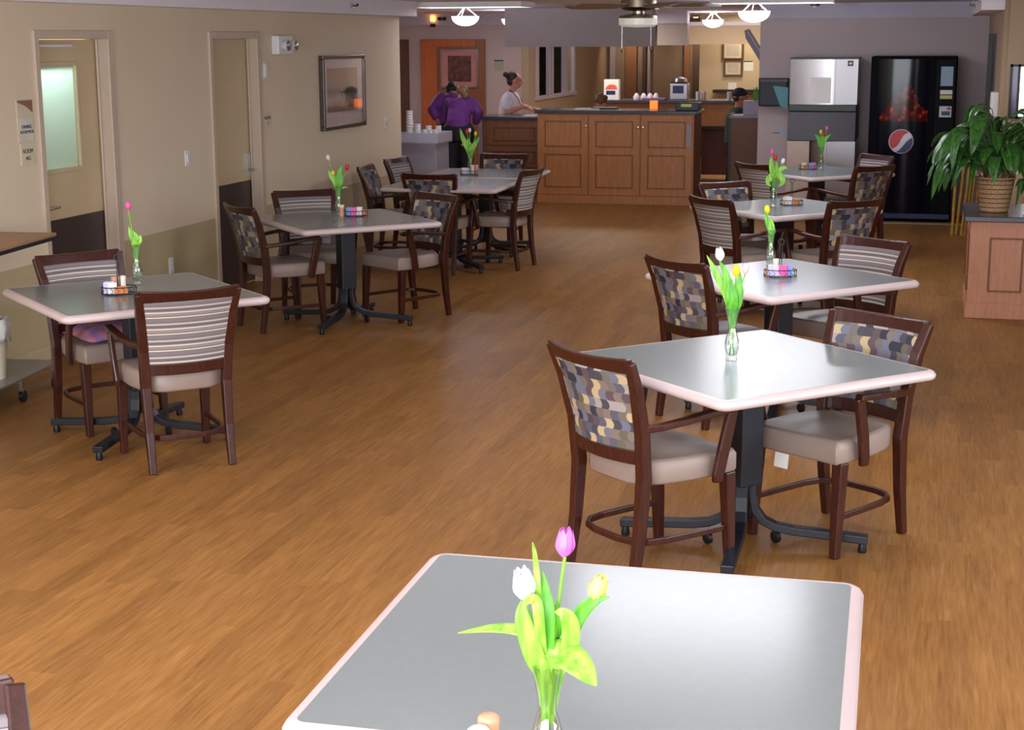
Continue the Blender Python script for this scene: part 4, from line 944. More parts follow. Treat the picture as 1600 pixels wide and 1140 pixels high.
for i in range(8): a = PI/4*i; r_ = 0.022 if i % 2 == 0 else 0.01; pts.append((0.29+r_*math.cos(a), 0.009, 1.755+r_*math.sin(a)))
MB().add(pts, [tuple(range(8))]).build('star_emblem', M['white'], lg)
text('ICE', 0.04, (0.04, -0.0035, 1.47), (PI/2, 0, 0), ink, t) if False else None
for x in (0.18, 0.20): MB().box(x, x+0.012, -0.09, -0.06, 0.84, 0.865).build('latch', M['white'], t)

t = thing('drinks_machine', 'tall black drinks vending machine with round red white and blue logo', 'vending machine', (-0.235, YM, 0))
MB().box(-0.465, 0.465, 0.03, 0.72, 0.03, 1.83).build('cabinet', plain('machine_black', (6, 6, 14), 0.6, spec=0.08), t, bevel=0.01)
def ice_tex():
    q = NT('iced_drink_poster'); v = q.coord('Object', (1, 1, 1)); s = q.n('ShaderNodeSeparateXYZ'); q.l(v, s.inputs[0])
    dx = q.math('ABSOLUTE', q.math('SUBTRACT', s.outputs[0], -0.07)); 
    m = q.math('ADD', q.math('MULTIPLY', dx, 2.6), q.math('MULTIPLY', q.math('SUBTRACT', s.outputs[2], 1.12), 1.9))
    vv = q.n('ShaderNodeTexVoronoi'); vv.inputs['Scale'].default_value = 16; q.l(v, vv.inputs[0])
    nz = q.noise(v, 9, 4); msk = q.math('GREATER_THAN', q.math('ADD', 0.80, q.math('MULTIPLY', q.math('SUBTRACT', nz, 0.5), 0.9)), m)
    msk2 = q.math('MULTIPLY', msk, q.math('GREATER_THAN', s.outputs[2], 1.12))
    col = q.ramp(q.math('MULTIPLY', vv.outputs['Distance'], 1.6), [(0.1, lin((220, 100, 40))), (0.35, lin((160, 40, 20))), (0.8, lin((70, 12, 12)))])
    q.base(q.mix(msk2, lin((9, 9, 24)), col)); q.b.inputs['Roughness'].default_value = 0.12; q.b.inputs['Specular IOR Level'].default_value = 0.2; return q.m
P_ = [(-0.1075+x/100, 0.4*(x/100)**2) for x in range(-33, 34, 3)]
P_ += [(0.23, 0.06), (-0.445, 0.06)]
MB().prism(P_, 0.10, 1.80).build('front_panel', ice_tex(), t, smooth=20)
MB().box(0.24, 0.45, 0.005, 0.03, 0.10, 1.80).build('selection_column', plain('machine_column_black', (10, 10, 16), 0.5, spec=0.1), t, bevel=0.004)
MB().box(-0.45, 0.45, 0.0, 0.05, 0.04, 0.095).build('kick_panel', M['navy'], t)
def disc(name, poly, y, mat, par): return MB().add([(x, y, z) for x, z in poly]+[(x, y+0.003, z) for x, z in poly], [tuple(range(len(poly))), tuple(range(2*len(poly)-1, len(poly)-1, -1))]+[(i, (i+1) % len(poly), len(poly)+(i+1) % len(poly), len(poly)+i) for i in range(len(poly))]).build(name, mat, par)
cx, cz, r_ = -0.105, 0.90, 0.128; n = 40
lo = disc('round_logo', [(cx+r_*1.05*math.cos(2*PI*i/n), cz+r_*1.05*math.sin(2*PI*i/n)) for i in range(n)], -0.004, plain('logo_white', (214, 208, 226), 0.3), t)
ta = 0.62  # tilt of the wave
def wave(u, off): return off+0.035*math.sin(u/r_*2.2)
def logo_poly(top):
    P = []
    for i in range(n+1):
        a = PI*i/n if top else PI+PI*i/n
        P.append((r_*math.cos(a), r_*math.sin(a)))
    out = []
    lo_, hi_ = (-0.008 if top else -0.05), 0
    pts = [(x, y) for x, y in P if (y > (0.01 if top else -2)) or True]
    res = []
    for x, y in pts: res.append((x, max(y, 0.0) if top else min(y, 0.0)))
    return res
for top, mt in ((True, M['red']), (False, M['navy'])):
    off = 0.012 if top else -0.05; P = []
    for i in range(21):
        u = -r_*0.99+2*r_*0.99*i/20; b = math.sqrt(max(0, r_*r_-u*u)); wv = off+0.030*math.sin(u/r_*2.4)*(1 if top else 0.6); P.append((u, max(-b, min(b, wv))))
    arc = []
    for i in range(21):
        u = r_*0.99-2*r_*0.99*i/20; b = math.sqrt(max(0, r_*r_-u*u)); arc.append((u, b if top else -b))
    poly = P+arc; c_, s_ = math.cos(ta), math.sin(ta)
    disc('red_field' if top else 'blue_field', [(cx+x*c_-z*s_, cz+x*s_+z*c_) for x, z in poly], -0.008, mt, lo)
for z0, z1, mt, nm in ((1.51, 1.72, plain('sticker_pale_blue', (150, 176, 200), 0.5), 'price_card'), (1.42, 1.465, M['paper'], 'bill_slot_label'), (1.37, 1.41, plain('sticker_yellow', (206, 200, 110), 0.5), 'yellow_label'), (1.17, 1.29, plain('sticker_white_blue', (206, 210, 226), 0.5), 'card_reader')):
    o_ = MB().box(0.29, 0.42, -0.002, 0.006, z0, z1).build(nm, mt, t)
MB().box(0.315, 0.405, -0.004, -0.002, 1.19, 1.235).build('display', M['navy'], t); MB().box(0.37, 0.41, -0.004, -0.002, 1.25, 1.28).build('coin_button', M['red'], t)
MB().box(0.31, 0.40, -0.004, 0.006, 0.78, 0.85).build('coin_return', M['chrome'], t)
MB().box(-0.02, -0.008, -0.004, 0.0, 1.13, 1.78).build('panel_seam', M['chrome'], t) if False else None
# towel dispenser and blue label
t = thing('towel_dispenser', 'smoked paper towel dispenser with teal corner left of the ice machine', 'towel dispenser', (-1.83, 18.9, 1.25))
MB().box(-0.17, 0.17, -0.22, 0, 0, 0.32).build('smoked_cover', plain('smoked_grey', (48, 54, 64), 0.35, spec=0.15), t, bevel=0.02)
MB().box(-0.172, 0.172, -0.222, 0, 0.27, 0.325).build('lid', M['blackp'], t, bevel=0.01)
MB().add([(0.0, -0.225, 0.22), (0.175, -0.225, 0.22), (0.175, -0.225, -0.02), (0.09, -0.225, 0.0), (0.0, -0.23, 0.24)], [(0, 4, 1, 2, 3)]).build('teal_flap', M['teal'], t, solid=0.006)
t = thing('wall_label', 'small pale blue label on the wall below the towel dispenser', 'label', (-1.72, 18.9, 0.95))
MB().box(-0.04, 0.05, -0.004, 0, -0.02, 0.02).build('card', plain('label_blue', (150, 180, 214), 0.5), t); MB().box(-0.12, -0.04, -0.006, 0, -0.02, -0.012).build('pen', M['blackp'], t)
t = thing('wall_dispenser', 'white dispenser box on the right wall by the bright window', 'dispenser', (0.66, 14.6, 1.46)) if False else None
t = thing('wall_box', 'white wall box left of the bright small window', 'wall box', (0.56, 15.0, 1.33)); MB().box(-0.07, 0, -0.12, 0.12, 0, 0.22).build('housing', M['white'], t, bevel=0.012)

# ------------------------------------------------------------------ cup stand
t = thing('cup_stand', 'white stand with a tray of paper cups at the wall corner', 'stand', (-5.70, 17.4, 0))
MB().box(-0.24, 0.20, -0.2, 0.3, 0, 0.87).build('cabinet', plain('stand_lilac_white', (160, 158, 172), 0.45), t, bevel=0.006)
b = MB().box(-0.25, 0.235, -0.24, -0.225, 0.87, 0.985).box(-0.25, 0.235, 0.31, 0.325, 0.87, 0.985).box(-0.25, -0.235, -0.225, 0.31, 0.87, 0.985).box(0.22, 0.235, -0.225, 0.31, 0.87, 0.985).box(-0.25, 0.235, -0.24, 0.325, 0.865, 0.875)
b.build('tray', plain('tray_white', (176, 174, 188), 0.4), t)
for i, (x, y, h, r_) in enumerate(((-0.14, -0.12, 0.36, 0.042), (-0.04, -0.13, 0.22, 0.040), (0.05, -0.14, 0.17, 0.032), (0.115, -0.13, 0.16, 0.032), (0.175, -0.12, 0.17, 0.032), (-0.19, 0.05, 0.24, 0.04), (0.02, 0.1, 0.2, 0.036), (0.14, 0.1, 0.2, 0.036))):
    o = MB(); k = int(h/0.03)
    for q in range(k): o.lathe([(r_*0.82, q*0.03), (r_*0.95, q*0.03+0.024), (r_, q*0.03+0.026), (r_, q*0.03+0.03)], n=16)
    nm = ['tall stack of foam cups at the left of the cup stand tray', 'second stack of foam cups from the left on the cup stand', 'third small cup stack from the left on the cup stand', 'fourth small cup stack from the left on the cup stand', 'small cup stack nearest the right rim of the cup stand', 'cup stack at the back left of the cup stand', 'cup stack at the back middle of the cup stand', 'cup stack at the back right of the cup stand'][i]
    tag(o.build('cup_stack', M['white'], smooth=True, loc=(-5.70+x, 17.4+y, 0.875)), nm, 'cups', 'stacked foam cups')

# ------------------------------------------------------------------ oak serving counter
def raised(par, x0, x1, z0, z1, name='door', knob=None, y=0.0, split=None):
    """a frame-and-panel door: slab, recessed panels, mouldings"""
    d = MB().box(x0, x1, y-0.02, y, z0, z1).build(name, M['oak'], par, bevel=0.003)
    secs = [(z0+0.09, z1-0.07)] if split is None else [(z0+0.09, split-0.045), (split+0.045, z1-0.075)]
    for k, (a, b) in enumerate(secs):
        m = MB(); e = 0.014; xa, xb = x0+0.085, x1-0.085
        for p in ((xa, xb, a, a+e), (xa, xb, b-e, b), (xa, xa+e, a+e, b-e), (xb-e, xb, a+e, b-e)): m.box(p[0], p[1], y-0.027, y-0.02, p[2], p[3])
        m.build('moulding', M['oakd'], d, bevel=0.002)
    if knob: MB().lathe([(0.006, 0), (0.006, -0.02), (0.014, -0.025), (0.012, -0.035), (0.001, -0.037)], (knob[0], y-0.02, knob[1]), 12, axis='y').build('knob', M['chrome'], d, smooth=True)
    return d
t = thing('serving_counter', 'long oak serving counter with three tall panelled doors', 'counter', (-4.838, 19.36, 0))
MB().box(0, 1.985, 0, 0.62, 0.0, 1.12).build('body', M['oak'], t)
MB().box(0.0, 1.985, -0.022, 0, 0, 0.10).build('plinth', M['oak'], t)
w3 = 1.985/3
raised(t, 0.012, w3-0.006, 0.105, 1.105, knob=(w3-0.03, 0.97), split=0.66)
raised(t, w3+0.006, 2*w3-0.006, 0.105, 1.105, knob=(2*w3-0.03, 0.96), split=0.66)
raised(t, 2*w3+0.006, 1.973, 0.105, 1.105, knob=(2*w3+0.03, 0.96), split=0.66)
MB().box(-0.03, 2.02, -0.04, 0.66, 1.12, 1.16).build('countertop', M['ctop'], t, bevel=0.006)
MB().box(1.985, 1.99, 0.0, 0.62, 0, 1.12).build('shaded_end_panel', M['oakd'], t)  # darker oak paints the shade on the counter's end face
MB().box(1.90, 1.955, -0.0235, -0.0205, 0.72, 1.0).build('paper_strip', plain('strip_grey', (150, 146, 160), 0.6), t)
o = thing('card_terminal', 'dark box with a yellow-green display on the counter right end', 'device', (-2.93, 19.45, 1.16))
MB().box(-0.16, 0.13, -0.06, 0.2, 0, 0.10).build('housing', plain('device_navy', (40, 42, 60), 0.4), o, bevel=0.01); MB().box(-0.09, 0.04, -0.063, -0.06, 0.05, 0.085).build('display', plain('display_green', (150, 160, 50), 0.4, emit=0.3), o)
# lower counter to the left
t = thing('drawer_counter', 'lower oak counter section with drawers in front of the white-shirted person', 'counter', (-5.72, 19.9, 0))
MB().box(0, 0.86, 0, 0.6, 0, 1.01).build('body', M['oakd'], t)
for z0, z1 in ((0.10, 0.36), (0.39, 0.65), (0.68, 0.96)):
    d = MB().box(0.06, 0.82, -0.02, 0, z0, z1).build('drawer', M['oakd'], t, bevel=0.004); e = 0.012; m = MB()
    for p in ((0.16, 0.72, z0+0.05, z0+0.05+e), (0.16, 0.72, z1-0.05-e, z1-0.05), (0.16, 0.16+e, z0+0.05, z1-0.05), (0.72-e, 0.72, z0+0.05, z1-0.05)): m.box(p[0], p[1], -0.026, -0.02, p[2], p[3])
    m.build('moulding', plain('oak_red_line', (90, 40, 26), 0.5) if z0 < 0.2 else bpy.data.materials['oak_red_line'], d)
MB().box(-0.06, 0.87, -0.04, 0.64, 1.01, 1.05).build('countertop', M['ctop'], t, bevel=0.005)
MB().box(-0.05, 0.0, -0.02, 0.0, 0, 1.01).build('end_post', plain('post_lilac', (160, 150, 164), 0.5), t)
tag(MB().box(-0.14, 0.14, -0.1, 0.1, 0, 0.012).build('cutting_board', M['paper'], bevel=0.003, loc=(-5.06, 20.1, 1.05)), 'white board under the hands of the white-shirted person', 'board')
for i, (x, y, r0) in enumerate(((-4.25, 19.7, 0.1), (-4.05, 19.75, 0.0))):
    tag(MB().box(-0.16, 0.16, -0.11, 0.11, 0, 0.012+0.012*i).build('menu_folder', M['paper'] if i == 0 else plain('folder_dark', (60, 66, 64), 0.5), bevel=0.002, loc=(x, y, 1.16)), ('white' if i == 0 else 'dark')+' folder lying on the long counter left of the bent head', 'folder')
# kitchen back counter
t = thing('kitchen_counter', 'rear oak kitchen counter with dark top behind the serving counter', 'counter', (-4.62, 22.6, 0))
MB().box(0, 1.30, 0, 0.6, 0, 1.12).build('body', M['oak'], t)
MB().box(1.30, 1.86, 0, 0.6, 0.80, 1.12).build('drawer_box', M['oak'], t, bevel=0.004)
MB().box(1.30, 1.80, -0.06, 0.6, 0.765, 0.80).build('pull_out_shelf', M['blackp'], t)
MB().box(1.32, 1.80, 0.1, 0.6, 0.1, 0.765).build('lower_door', plain('red_brown_wood', (92, 44, 34), 0.5), t)
MB().box(1.86, 1.95, 0, 0.6, 0, 1.13).build('end_post', M['oakd'], t)
MB().box(-0.04, 1.98, -0.04, 0.66, 1.12, 1.165).build('countertop', M['ctop'], t, bevel=0.006)
MB().lathe([(0.006, 0), (0.006, -0.02), (0.016, -0.025), (0.001, -0.037)], (1.36, 0, 1.06), 12, axis='y').build('knob', M['chrome'], t)
tag(MB().box(-0.05, 0.05, -0.05, 0.05, 0, 0.42).build('paper_carton', M['white'], bevel=0.004, loc=(-2.95+-0.25, 22.1, 0)), 'white upright carton on the floor at the rear counter opening', 'carton')
m = MB().box(-0.2, 0.2, -0.12, 0.12, 0, 0.015); tag(m.build('paper_stack', M['paper'], loc=(-3.07, 22.68, 0.80)), 'papers lying on the pull-out shelf', 'papers') if False else None
# items on the kitchen counter
Z2 = 1.165
t = thing('tea_carton', 'white carton with red arch and dark window on the rear counter', 'carton', (-4.56, 22.68, Z2))
MB().box(-0.11, 0.11, 0, 0.12, 0, 0.29).build('box', M['white'], t, bevel=0.003)
MB().add([(-0.09, -0.002, 0.15), (0.09, -0.002, 0.15), (0.08, -0.002, 0.19), (0.05, -0.002, 0.215), (-0.02, -0.002, 0.22), (-0.07, -0.002, 0.19)], [(0, 1, 2, 3, 4, 5)]).build('red_arch', plain('coral', (232, 100, 80), 0.5), t)
MB().box(-0.075, 0.06, -0.003, 0, 0.075, 0.13).build('dark_window', M['navy'], t)
t = thing('coffee_machine', 'silver coffee machine with dark window on the rear counter', 'coffee machine', (-3.60, 22.85, Z2))
MB().box(-0.13, 0.13, 0, 0.25, 0, 0.23).build('body', M['steel'], t, bevel=0.01); MB().box(-0.085, 0.075, -0.004, 0, 0.09, 0.2).build('window', M['navy'], t)
MB().box(-0.12, 0.12, 0.02, 0.23, 0.23, 0.255).build('black_band', M['blackp'], t); MB().lathe([(0.11, 0.255), (0.10, 0.30), (0.03, 0.325), (0.001, 0.33)], (0, 0.12, 0), 20).build('lid', M['chrome'], t, smooth=True)
for i, x in enumerate((-4.2, -4.1, -4.0, -3.92, -3.3, -3.22, -2.85)):
    o = MB().lathe([(0.045, 0.0), (0.05, 0.04), (0.02, 0.09), (0.001, 0.10)] if i < 4 else [(0.03, 0), (0.034, 0.12), (0.031, 0.12), (0.001, 0.01)], n=16)
    lb = ['covered clear dish, leftmost on the rear counter', 'covered clear dish, second from the left on the rear counter', 'covered clear dish, third from the left on the rear counter', 'covered clear dish left of the coffee machine', 'clear beaker just right of the coffee machine', 'second clear beaker right of the coffee machine', 'clear cup near the right end of the rear counter'][i]
    tag(o.build('clear_dish' if i < 4 else 'beaker', plain('cloudy_plastic', (196, 188, 204), 0.3) if i == 0 else bpy.data.materials['cloudy_plastic'], smooth=True, loc=(x, 22.75+0.03*(i % 2), Z2)), lb, 'dish' if i < 4 else 'beaker')
tag(MB().lathe([(0.05, 0), (0.052, 0.1), (0.001, 0.1)], n=20).build('warming_lamp', emis('orange_glow', (1.0, 0.2, 0.04), 1.3), loc=(-3.47, 20.02, 1.16)), 'glowing orange cup on the serving counter below the kitchen', 'lamp')
tag(MB().box(-0.17, 0.17, 0, 0.25, 0, 0.03).build('purple_tray', plain('purple_grey', (120, 92, 130), 0.5), bevel=0.004, loc=(-3.93, 22.62, Z2)), 'purple-grey tray left of the coffee machine', 'tray')
# frames in the beige bay
def small_frame(x, z, w_, h_, lb, mt=None):
    t = thing('framed_certificate', lb, 'picture', (x, 27.2, z)); f = MB(); b = 0.035
    for p in ((-w_, w_, h_-b, h_), (-w_, w_, -h_, -h_+b), (-w_, -w_+b, -h_+b, h_-b), (w_-b, w_, -h_+b, h_-b)): f.box(p[0], p[1], -0.03, 0, p[2], p[3])
    f.build('frame', plain('frame_brown', (96, 64, 40), 0.4) if 'frame_brown' not in bpy.data.materials else bpy.data.materials['frame_brown'], t, bevel=0.003)
    MB().box(-w_+b, w_-b, -0.015, 0, -h_+b, h_-b).build('mat_board', sgm, t); MB().box(-w_*0.55, w_*0.55, -0.018, -0.015, -h_*0.5, h_*0.5).build('certificate', plain('cert_grey', (190, 180, 168), 0.5) if 'cert_grey' not in bpy.data.materials else bpy.data.materials['cert_grey'], t)
small_frame(-3.36, 1.84, 0.185, 0.17, 'brown framed certificate, upper one on the beige kitchen wall')
small_frame(-3.35, 1.54, 0.165, 0.145, 'brown framed certificate, lower one on the beige kitchen wall')
t = thing('paper_notice', 'sheet of paper right of the framed certificates', 'notice', (-3.09, 27.2, 1.57)); MB().box(-0.08, 0.08, -0.004, 0, -0.08, 0.08).build('sheet', M['paper'], t); MB().box(-0.085, 0.07, -0.006, -0.004, 0.07, 0.085).build('clip_strip', M['blackp'], t)
tag(MB().box(-0.07, 0.07, -0.004, 0, -0.07, 0.07).build('wall_note', M['paper'], loc=(-3.36, 27.2, 1.22)), 'small paper note behind the black cap', 'notice')
tag(MB().box(-0.7, 0.75, -0.35, 0, 0, 0.05).build('worktop', M['blackp'], loc=(-2.95, 27.2, 1.13)), 'dark worktop against the beige kitchen wall', 'worktop')
# tall dark edge and tilted grey panel
t = thing('folded_screen', 'tilted grey panel hung beside a tall dark edge at the kitchen opening', 'panel', (-2.16, 20.2, 0))
MB().box(0.03, 0.09, 0, 0.12, 0, 2.10).build('dark_edge', M['blackp'], t)
MB().add([(-0.20, 0.0, 2.13), (-0.14, 0.0, 2.15), (0.05, 0.0, 1.86), (0.05, 0.0, 1.68), (-0.18, 0.0, 2.03), (-0.20, 0.04, 2.13), (-0.14, 0.04, 2.15), (0.05, 0.04, 1.86), (0.05, 0.04, 1.68), (-0.18, 0.04, 2.03)], [(0, 4, 3, 2, 1), (5, 6, 7, 8, 9), (0, 1, 6, 5), (1, 2, 7, 6), (2, 3, 8, 7), (3, 4, 9, 8), (4, 0, 5, 9)]).build('tilted_panel', plain('panel_mauve', (120, 102, 122), 0.35), t)
MB().sweep([(-0.16, -0.004, 2.12), (0.045, -0.004, 1.81)], 0.008, 0.006).build('painted_highlight', M['white'], t)  # white bar stands for the highlight along the tilted panel
# wood divider cabinet right of opening, with lilac box and plant
t = thing('side_cabinet', 'brown wooden cabinet left of the towel dispenser wall', 'cabinet', (-2.60, 21.0, 0))
MB().box(0, 0.42, 0, 0.5, 0.10, 1.0).build('body', plain('brown_laminate', (120, 84, 58), 0.5), t, bevel=0.004); MB().box(-0.02, 0.45, -0.02, 0.52, 1.0, 1.035).build('top', plain('top_lilac', (150, 144, 160), 0.4), t)
MB().box(0.1, 0.26, -0.004, 0, 0.02, 0.1).box(0.02, 0.4, 0, 0.48, 0, 0.1).build('base', M['blackp'], t); MB().box(-0.03, -0.0, 0.0, 0.5, 0, 1.05).build('dark_side', M['blackp'], t)
tag(MB().box(-0.12, 0.13, 0, 0.2, 0, 0.19).build('storage_box', plain('box_lilac', (176, 168, 190), 0.5), bevel=0.004, loc=(-2.33, 21.05, 1.035)), 'lilac-white box on the brown side cabinet', 'box')
t = thing('small_plant', 'small bright green plant on the lilac-white box', 'plant', (-2.30, 21.16, 1.225)); lm_ = MB()
for i in range(16):
    a = rs.uniform(0, 2*PI); d = Vector((math.cos(a), math.sin(a), 0)); r_ = rs.uniform(0.01, 0.06)
    vs, fs = leaf_ribbon([Vector((0, 0, 0.0)), d*r_*0.5+Vector((0, 0, 0.06)), d*r_+Vector((0, 0, rs.uniform(.06, .2)))], 0.02, n=3); lm_.add(vs, fs)
lm_.build('foliage', M['leafd'], t, smooth=True); MB().lathe([(0.025, 0), (0.03, 0.03), (0.001, 0.03)]).build('pot', M['leafd'], t)

# ------------------------------------------------------------------ far left wall: wood door with a picture, brown door
t = struct(MB().box(-7.88, -6.84, 23.93, 24, 0, 2.04), 'door_4', wood('door_brown_wood', (124, 78, 52), (152, 98, 66), (14, 14, 2), 0.35))
MB().box(-7.87, -7.62, 23.915, 23.93, 0, 2.03).box(-7.62, -6.98, 23.915, 23.93, 1.93, 2.03).build('warm_lit_strip', wood('door_orange_wood', (170, 88, 44), (204, 112, 60), (14, 14, 2), 0.35), t)  # orange tint paints warm light onto the wood's left and top
MB().box(-8.32, -8.10, 23.94, 24, 0, 2.04).build('side_panel', plain('brown_panel', (96, 66, 50), 0.5), t)
t = thing('framed_picture', 'square framed print with dark centre on the warmly lit wood door', 'picture', (-7.24, 23.93, 1.585)); f = MB(); b = 0.02; w_, h_ = 0.31, 0.295
for p in ((-w_, w_, h_-b, h_), (-w_, w_, -h_, -h_+b), (-w_, -w_+b, -h_+b, h_-b), (w_-b, w_, -h_+b, h_-b)): f.box(p[0], p[1], -0.03, 0, p[2], p[3])
f.build('frame', M['chrome'], t); MB().box(-w_+b, w_-b, -0.012, 0, -h_+b, h_-b).build('mat_board', plain('mat_rose', (188, 132, 128), 0.6), t)
MB().box(-0.19, 0.19, -0.015, -0.012, -0.20, 0.20).build('print', plain('print_brown', (96, 56, 50), 0.6, var=0.6, scale=14), t)
t = thing('paper_notice', 'small pale notice on the wall behind the white-shirted person', 'notice', (-6.62, 24.0, 1.63)); MB().box(-0.07, 0.07, -0.005, 0, -0.08, 0.08).build('sheet', plain('note_green_grey', (160, 168, 150), 0.6), t); MB().box(-0.075, 0.075, -0.008, -0.005, 0.07, 0.09).build('clip', M['navy'], t)
t = thing('exit_light', 'small glowing orange lamp and dark fittings high on the far left wall', 'lamp', (-7.68, 23.96, 2.36))
MB().box(-0.03, 0.04, -0.05, 0, -0.045, 0.045).build('lamp', emis('orange_lamp', (1.0, 0.35, 0.08), 3), t); MB().box(0.09, 0.14, -0.05, 0, -0.03, 0.02).box(0.17, 0.22, -0.05, 0, -0.03, 0.02).build('fittings', M['blackp'], t); MB().box(-0.03, 0.04, -0.05, 0, -0.13, -0.08).build('lower_box', M['blackp'], t)
tag(MB().box(-0.02, 0.02, -0.03, 0, -0.04, 0.04).build('wall_fitting', M['blackp'], loc=(-8.32, 23.94, 1.52)), 'dark fitting on the brown panel at the wall corner', 'fitting')

# ------------------------------------------------------------------ people
def capsule(mb, chain, n=14):
    for (p, r) in chain:
        r3 = r if isinstance(r, tuple) else (r, r, r); mb.ell(p, r3, n, 8)
    for (p, r), (q, s) in zip(chain, chain[1:]):
        r = (r[0]+r[1])/2 if isinstance(r, tuple) else r; s = (s[0]+s[1])/2 if isinstance(s, tuple) else s
        P, Q = Vector(p), Vector(q); d = Q-P
        if d.length < 1e-5: continue
        k = max(2, int(d.length/0.03))
        mb.sweep([P+d*i/k for i in range(k+1)], [2*(r+(s-r)*i/k) for i in range(k+1)], rnd=True, n=n, up=(0.02, 1, 0.03) if abs(d.normalized().y) < 0.9 else (1, 0, 0.02))
def ellchain(mb, rows, n=20):
    """torso: rows of (x, y, z, rx, ry)"""
    vs = []
    for x, y, z, rx, ry in rows:
        for i in range(n): a = 2*PI*i/n; vs.append((x+rx*math.cos(a), y+ry*math.sin(a), z))
    fs = [(j*n+i, j*n+(i+1) % n, (j+1)*n+(i+1) % n, (j+1)*n+i) for j in range(len(rows)-1) for i in range(n)]+[tuple(range(n-1, -1, -1)), tuple((len(rows)-1)*n+i for i in range(n))]
    mb.add(vs, fs)
def fuse(mb, name, mat, parent, vox=0.009, smooth=6):
    o = mb.build(name, mat, None); r = o.modifiers.new('r', 'REMESH'); r.mode = 'VOXEL'; r.voxel_size = vox; r.use_smooth_shade = True
    s = o.modifiers.new('s', 'SMOOTH'); s.iterations = smooth; s.factor = 0.5
    dg = bpy.context.evaluated_depsgraph_get(); me = bpy.data.meshes.new_from_object(o.evaluated_get(dg)); o.modifiers.clear(); o.data = me
    for p in me.polygons: p.use_smooth = True
    o.parent = parent; return o
def hand(mb, w, d, side, s=1.0, curl=0.35):
    """palm from wrist w along unit d with four fingers and a thumb; side = unit vector across the palm towards the thumb"""
    w = Vector(w); d = Vector(d).normalized(); sd = Vector(side).normalized(); nn = d.cross(sd).normalized()
    if nn.z > 0: nn = -nn
    capsule(mb, [(w, 0.024*s), (w+d*0.045*s, 0.026*s)])
    for i, (o_, L) in enumerate(((-0.028, 0.055), (-0.010, 0.07), (0.009, 0.075), (0.028, 0.068))):
        b = w+d*0.075*s+sd*o_*s; capsule(mb, [(w+d*0.03*s+sd*o_*0.7*s, 0.013*s), (b, 0.0105*s), (b+d*L*0.5*s+nn*curl*0.02, 0.0095*s), (b+d*L*0.85*s+nn*curl*0.06*s, 0.008*s)], 8)
    capsule(mb, [(w+sd*0.02*s, 0.013*s), (w+sd*0.05*s+d*0.03*s, 0.011*s), (w+sd*0.06*s+d*0.06*s+nn*0.01, 0.009*s)], 8)
def head_mesh(mb, c, yaw, s=1.0, pitch=0):
    R_ = Matrix.Rotation(yaw, 3, 'Z') @ Matrix.Rotation(pitch, 3, 'X'); c = Vector(c)
    def P(x, y, z): return c+R_ @ Vector((x, y, z))*s
    mb.ell(P(0, -0.005, 0.02), (0.076*s, 0.094*s, 0.095*s), 20, 14, R_); mb.ell(P(0, 0.03, -0.05), (0.055*s, 0.062*s, 0.062*s), 16, 10, R_); mb.ell(P(0, 0.06, -0.085), (0.026*s, 0.022*s, 0.02*s), 10, 8, R_)
    capsule(mb, [(P(0, 0.088, 0.012), 0.009*s), (P(0, 0.105, -0.022), 0.014*s)], 8)
    mb.ell(P(0, 0.088, -0.055), (0.024*s, 0.012*s, 0.009*s), 10, 6, R_)
    for e in (-1, 1):
        mb.ell(P(e*0.078, -0.005, -0.005), (0.010*s, 0.02*s, 0.032*s), 8, 8, R_); mb.ell(P(e*0.030, 0.080, 0.030), (0.02*s, 0.012*s, 0.008*s), 8, 6, R_)
    return P, R_
def face_bits(body, P, R_, s=1.0):
    for e in (-1, 1):
        m = MB().ell(P(e*0.031, 0.086, 0.008), (0.011*s, 0.006*s, 0.007*s), 10, 8, R_); m.build('eye', plain('eye_dark', (40, 30, 28), 0.3) if 'eye_dark' not in bpy.data.materials else bpy.data.materials['eye_dark'], body, smooth=True)
    MB().ell(P(0, 0.097, -0.055), (0.022*s, 0.007*s, 0.006*s), 10, 6, R_).build('lips', plain('lips', (160, 84, 80), 0.5) if 'lips' not in bpy.data.materials else bpy.data.materials['lips'], body, smooth=True)

